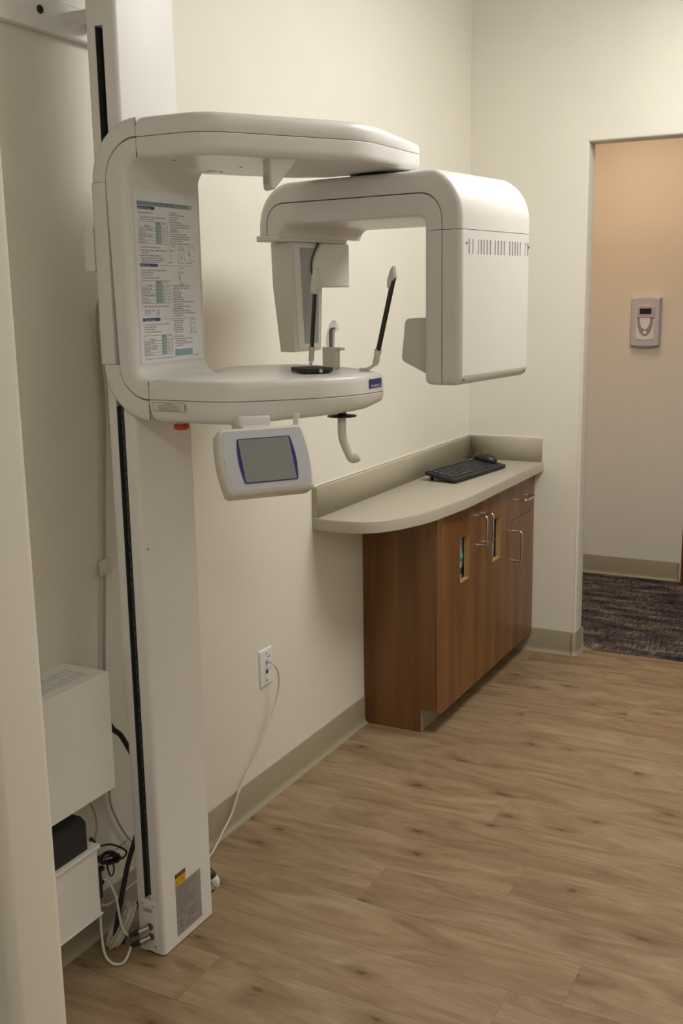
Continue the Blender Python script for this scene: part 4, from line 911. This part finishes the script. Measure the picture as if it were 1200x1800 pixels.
WCP = [(0.105, 1.85, 1.586), (0.045, 1.93, 1.56), (0.012, 1.940, 1.50), (0.007, 1.943, 1.406), (0.007, 1.949, 1.302), (0.007, 1.940, 1.171), (0.007, 1.927, 1.05), (0.007, 1.918, 0.93), (0.007, 1.905, 0.79), (0.007, 1.893, 0.663), (0.008, 1.885, .5), (.008, 1.880, .40), (.008, 1.882, .351), (.008, 1.885, .315), (.008, 1.903, .269), (.008, 1.931, .217), (.009, 1.961, .173), (.012, 1.99, .13)]
tag(tube('wall_cable', WCP, [.004 if p[2] > .62 else .0024 for p in WCP], CABG, None, 10, smooth=5), 'long grey-beige cable running down the wall behind the column', 'cable')
tp = tag(box('masking_tape', (0.0105, 1.893, 0.888), (0.0120, 1.934, 0.927), TAPE, None, 0.0003), 'small crumpled patch of masking tape holding the vertical cable', 'tape')
for v in tp.data.vertices:
    n3 = noise.noise(v.co*60); v.co.y += n3*0.006; v.co.z += noise.noise(v.co*40+Vector((3, 1, 2)))*0.008

# ================================================================== BOXES ON THE WALL, LEFT OF THE COLUMN
vb = thing('ventilated_cabinet', 'white metal wall cabinet with slotted vents on top, left of the column', 'cabinet')
vx, vy0, vy1, vz0, vz1 = 0.129, 1.30, 1.766, 0.440, 0.7165
hs = box('housing', (0.0, vy0, vz0), (vx, vy1, vz1), COLM, vb, 0.0012, 1)
c = bmesh.new()
for i in range(25):
    yy = 1.728-i*0.0112
    bxm(c, (0.030, yy-0.0021, vz1-0.003), (0.0625, yy+0.0021, vz1+0.004)); bxm(c, (0.0665, yy-0.0021, vz1-0.003), (0.099, yy+0.0021, vz1+0.004))
cut(hs, c)
bm = bmesh.new()
for i in range(25):
    yy = 1.728-i*0.0112
    bxm(bm, (0.0301, yy-0.0020, vz1-0.0029), (0.0624, yy+0.0020, vz1-0.0024)); bxm(bm, (0.0666, yy-0.0020, vz1-0.0029), (0.0989, yy+0.0020, vz1-0.0024))
tag(fin('vent_slots', bm, SEAM, vb, smooth=False), kind='stuff')
tag(tube('power_cable', [(0.05, vy1, 0.612), (0.05, vy1+0.03, 0.606), (0.05, vy1+0.066, 0.570), (0.05, vy1+0.097, 0.527), (0.05, vy1+.119, .506), (.05, vy1+.142, .469), (.055, vy1+.175, .40), (.07, vy1+.19, .33)], 0.0066, BLACK, None, 12, smooth=5), 'thick black power cable arching from the ventilated cabinet behind the column', 'cable')

jb = thing('junction_box', 'lower white metal box with a ledge on the wall near the floor', 'box')
box('housing', (0.0, 1.33, 0.1375), (0.096, 1.727, 0.300), COLM, jb, 0.001, 1)
box('ledge', (0.0, 1.33, 0.3005), (0.104, 1.731, 0.3095), PLAS, jb, 0.002, 2)
box('lower_rim', (0.0, 1.33, 0.1335), (0.1, 1.732, 0.1372), PLAS, jb, 0.001, 1)
pw = thing('power_supply', 'black power supply box standing on the ledge of the lower white box', 'power supply')
solid('case', fillet([(0.018, 0.3098), (0.094, 0.3098), (0.094, 0.378), (0.08, 0.388), (0.018, 0.388)], [.002, .002, .004, .003, .002], 3), rounded(1.42, 1.700, 0.003, 2), XZ, BLKM, pw, ang=25)
lathe('socket', [(0.003, 0), (0.003, 0.0015)], (0.09, 1.7, 0.362), (0, 1, 0), GREY, pw, 10)
def wob(p, n=8, a=.006, seed=0):
    return [(q[0]+noise.noise(Vector((i, seed, 0)))*a, q[1]+noise.noise(Vector((i, seed, 5)))*a, q[2]+noise.noise(Vector((i, seed, 9)))*a) for i, q in enumerate(p)]
tag(tube('thin_cable', [(.03, 1.755, .445), (.03, 1.772, .41), (.03, 1.787, .371), (.03, 1.802, .336), (.03, 1.805, .298), (.031, 1.796, .274), (.05, 1.775, .262), (.06, 1.765, .258)], 0.0022, CABG, None, 8, smooth=4), 'thin grey cable hanging below the ventilated cabinet', 'cable')
# bundle of dark wires tied beside the lower box
wbd = thing('wire_bundle', 'tangled bundle of thin black wires beside the lower white box', 'cables')
random.seed(3)
for k in range(9):
    c0 = Vector((0.070+random.uniform(-.01, .012), 1.790, 0.238)); pts = []
    for i in range(13):
        a = 2*PI*i/12+k; pts.append((c0.x+random.uniform(-.006, .006), c0.y+0.034*math.cos(a)*random.uniform(.7, 1.15), c0.z-0.012*math.cos(a)+0.011*math.sin(a)*random.uniform(.5, 1.5)))
    tube('wire', pts, 0.0021, BLACK, wbd, 6, smooth=4)
tube('wire', [(0.07, 1.735, .282), (.072, 1.750, .283), (.075, 1.80, .268), (.075, 1.852, .225), (.075, 1.835, .214), (.07, 1.81, .228)], 0.0026, BLACK, wbd, 8, smooth=4)
tube('wire', [(0.075, 1.745, .30), (.072, 1.735, .315), (.07, 1.738, .29), (.07, 1.742, .27)], 0.003, BLACK, wbd, 8, smooth=4)
tube('wire', [(0.075, 1.780, .23), (.078, 1.784, .20), (.078, 1.793, .192), (.078, 1.801, .203), (.075, 1.800, .23)], 0.002, BLACK, wbd, 8, smooth=4)
tube('wire', [(.072, 1.81, .244), (.06, 1.85, .236), (.05, 1.90, .232)], 0.0017, CABG, wbd, 8, smooth=3)
# plugs on the side of the lower box with two white cables to the column sockets
pl = thing('side_connectors', 'black connectors on the right side of the lower white box', 'connector')
box('socket_strip', (0.055, 1.7325, 0.165), (0.090, 1.745, 0.235), BLACK, pl, 0.001)
box('plug', (0.07, 1.745, 0.222), (0.082, 1.765, 0.232), BLACK, pl, 0.002)
box('plug', (0.07, 1.745, 0.188), (0.082, 1.762, 0.198), BLACK, pl, 0.002)
CO = [Vector((0.1655, CY0-0.0065, 0.071)), Vector((0.168, CY0-0.0065, 0.046))]
cdir = Vector((-0.72, -0.62, -0.31)).normalized()
rts = [[(.076, 1.7625, .193), (.080, 1.772, .192), (.095, 1.780, .155), (.1, 1.782, .115), (.108, 1.780, .078), (.118, 1.782, .058)],
       [(.068, 1.736, .262), (.072, 1.738, .20), (.082, 1.738, .14), (.088, 1.732, .08), (.10, 1.726, .03), (.118, 1.735, .006), (.135, 1.752, .008)]]
for k, (c0, rt_) in enumerate(zip(CO, rts)):
    lead = thing('connector_lead', ['white lead with metal plug in the upper socket of the column foot', 'white lead looping over the floor to the lower socket of the column foot'][k], 'cable')
    e1 = c0+cdir*0.026
    tube('metal_plug', [c0, c0+cdir*0.004, c0+cdir*0.0045, e1], [0.0072, 0.0072, 0.0062, 0.0062], STEEL, lead, 18)
    e2 = e1+cdir*0.024
    tube('plug_boot', [e1, e1+cdir*0.012, e2], [0.0066, 0.006, 0.0042], BLACK, lead, 12)
    tube('lead', rt_+[tuple(e2-cdir*0.002)], 0.0031, CABW, lead, 10, smooth=6)
# dark strap/hose leaning down to the floor
tag(tube('black_cable', [(.10, 1.872, .30), (.098, 1.862, .262), (.088, 1.840, .20), (.080, 1.818, .12), (.074, 1.800, .05), (.072, 1.796, .012)], [.0045, .0058, .0062, .0062, .006, .0055], BLKM, None, 10, smooth=4), 'thick matte black cable leaning from behind the column down to the floor', 'cable')
tag(tube('black_cable', [(.105, 1.862, .10), (.095, 1.838, .075), (.088, 1.815, .03), (.086, 1.806, .008)], .0056, BLKM, None, 10, smooth=4), 'short black cable end beside the ivory coil on the floor', 'cable')
# ivory cable coil, hanging loops
coil = thing('cable_coil', 'hank of ivory cables looped on the floor at the foot of the column', 'cable')
random.seed(11)
for k in range(12):
    t_ = k/11; pts = []
    cx_ = 0.080+0.012*random.uniform(-1, 1); cy_ = 1.808+0.010*random.uniform(-1, 1)
    for i in range(19):
        a = 2*PI*i/18; e_ = 0.052+0.006*random.uniform(-1, 1)
        la = e_*math.cos(a); sa = (0.013+0.009*t_)*math.sin(a)
        pts.append((cx_+la*0.30+sa*0.75, cy_+la*0.42-sa*0.5, 0.053+la*0.92))
    pts = [(p[0], p[1], max(p[2], 0.0045)) for p in pts]
    tube('cable_loop', pts, random.choice((.0024, .0028, .0034)), CABI if k % 3 else CABW, coil, 8, smooth=3)
tag(tube('white_cable', [(.05, 1.78, .115), (.045, 1.81, .098), (.04, 1.85, .092), (.04, 1.89, .096), (.05, 1.93, .104), (.06, 1.97, .10)], .0032, CABW, None, 8, smooth=4), 'white cable sagging along the baseboard behind the column foot', 'cable')
# ribbed strain relief peeking out on the far side of the column
pg = thing('power_plug', 'grey ribbed strain relief with black plug showing beyond the column foot', 'plug')
tube('plug_body', [(.13, 2.032, .115), (.165, 2.032, .115), (.190, 2.032, .100), (.197, 2.033, .092)], [.009, .011, .011, .010], BLACK, pg, 14, smooth=4)
rp = [(.197, 2.033, .092), (.203, 2.035, .083), (.204, 2.035, .076), (.200, 2.034, .066), (.19, 2.032, .054), (.178, 2.03, .046)]
tube('strain_relief', rp[:3], [.0105, .0105, .009], PLAS, pg, 14)
for i in range(5):
    a = Vector(rp[2]).lerp(Vector(rp[5]), i/4.6); b = Vector(rp[2]).lerp(Vector(rp[5]), (i+0.55)/4.6)
    tube('rib', [a, b], .0092-.0006*i, PLAS, pg, 14)
tube('cord', [rp[2], rp[3], rp[4], rp[5], (.16, 2.03, .02), (.14, 2.04, .006), (.08, 2.08, .006)], .0055, BLKM, pg, 10, smooth=4)

# ================================================================== HALL KEYPAD
kp = thing('wall_keypad', 'grey wall keypad with small dark display on the hall wall', 'keypad')
kx, kz, kh_, kw_ = 0.4405, 1.3625, 0.128, 0.075
def kprof(hw, hh, bul, sk=0):
    n = 8; p = [Vector((-hw+2*hw*i/n, -hh-bul*math.sin(PI*i/n))) for i in range(n+1)]+[Vector((hw-2*hw*i/n, hh+bul*math.sin(PI*i/n))) for i in range(n+1)]
    return p
KP = lambda x, y, t_: Vector((kx+x, HY-t_, kz+y))
solid('keypad_body', kprof(kw_, kh_-.006, .008), [(0, 0), (0.022, 0), (0.028, .003), (0.031, .008)], KP, THM, kp)
solid('face_recess', [Vector((p.x, p.y-0.003)) for p in kprof(0.046, 0.082, .006)], [(0.031, 0), (0.0335, 0.001)], KP, OUTL, kp)
solid('display_surround', [Vector((p.x+.002, p.y+0.048)) for p in kprof(0.044, 0.03, .004)], [(0.0335, 0), (0.0350, .0008)], KP, THG if False else mat('keypad_mid', (.46, .45, .48), .4), kp)
box('display', (kx-.028, HY-.0362, kz+.040), (kx+.030, HY-.035, kz+.068), mat('display_black', (.015, .008, .02), .2), kp)
sh_ = [Vector((-.040, .022)), Vector((-.038, -.02)), Vector((-.026, -.055)), Vector((-.005, -.072)), Vector((.008, -.072)), Vector((.028, -.052)), Vector((.040, -.015)), Vector((.042, .022))]
solid('shield_surround', sh_, [(0.0335, 0), (0.0350, .0008)], KP, THG, kp)
solid('shield_keys', [Vector((p.x*.66, p.y*.62+.006)) for p in sh_], [(0.035, 0), (0.0368, .001)], KP, OUTL, kp)
lathe('round_key', [(.009, 0), (.009, .0012), (.007, .002)], (kx+.001, HY-.035, kz-.054), (0, -1, 0), OUTL, kp, 18)
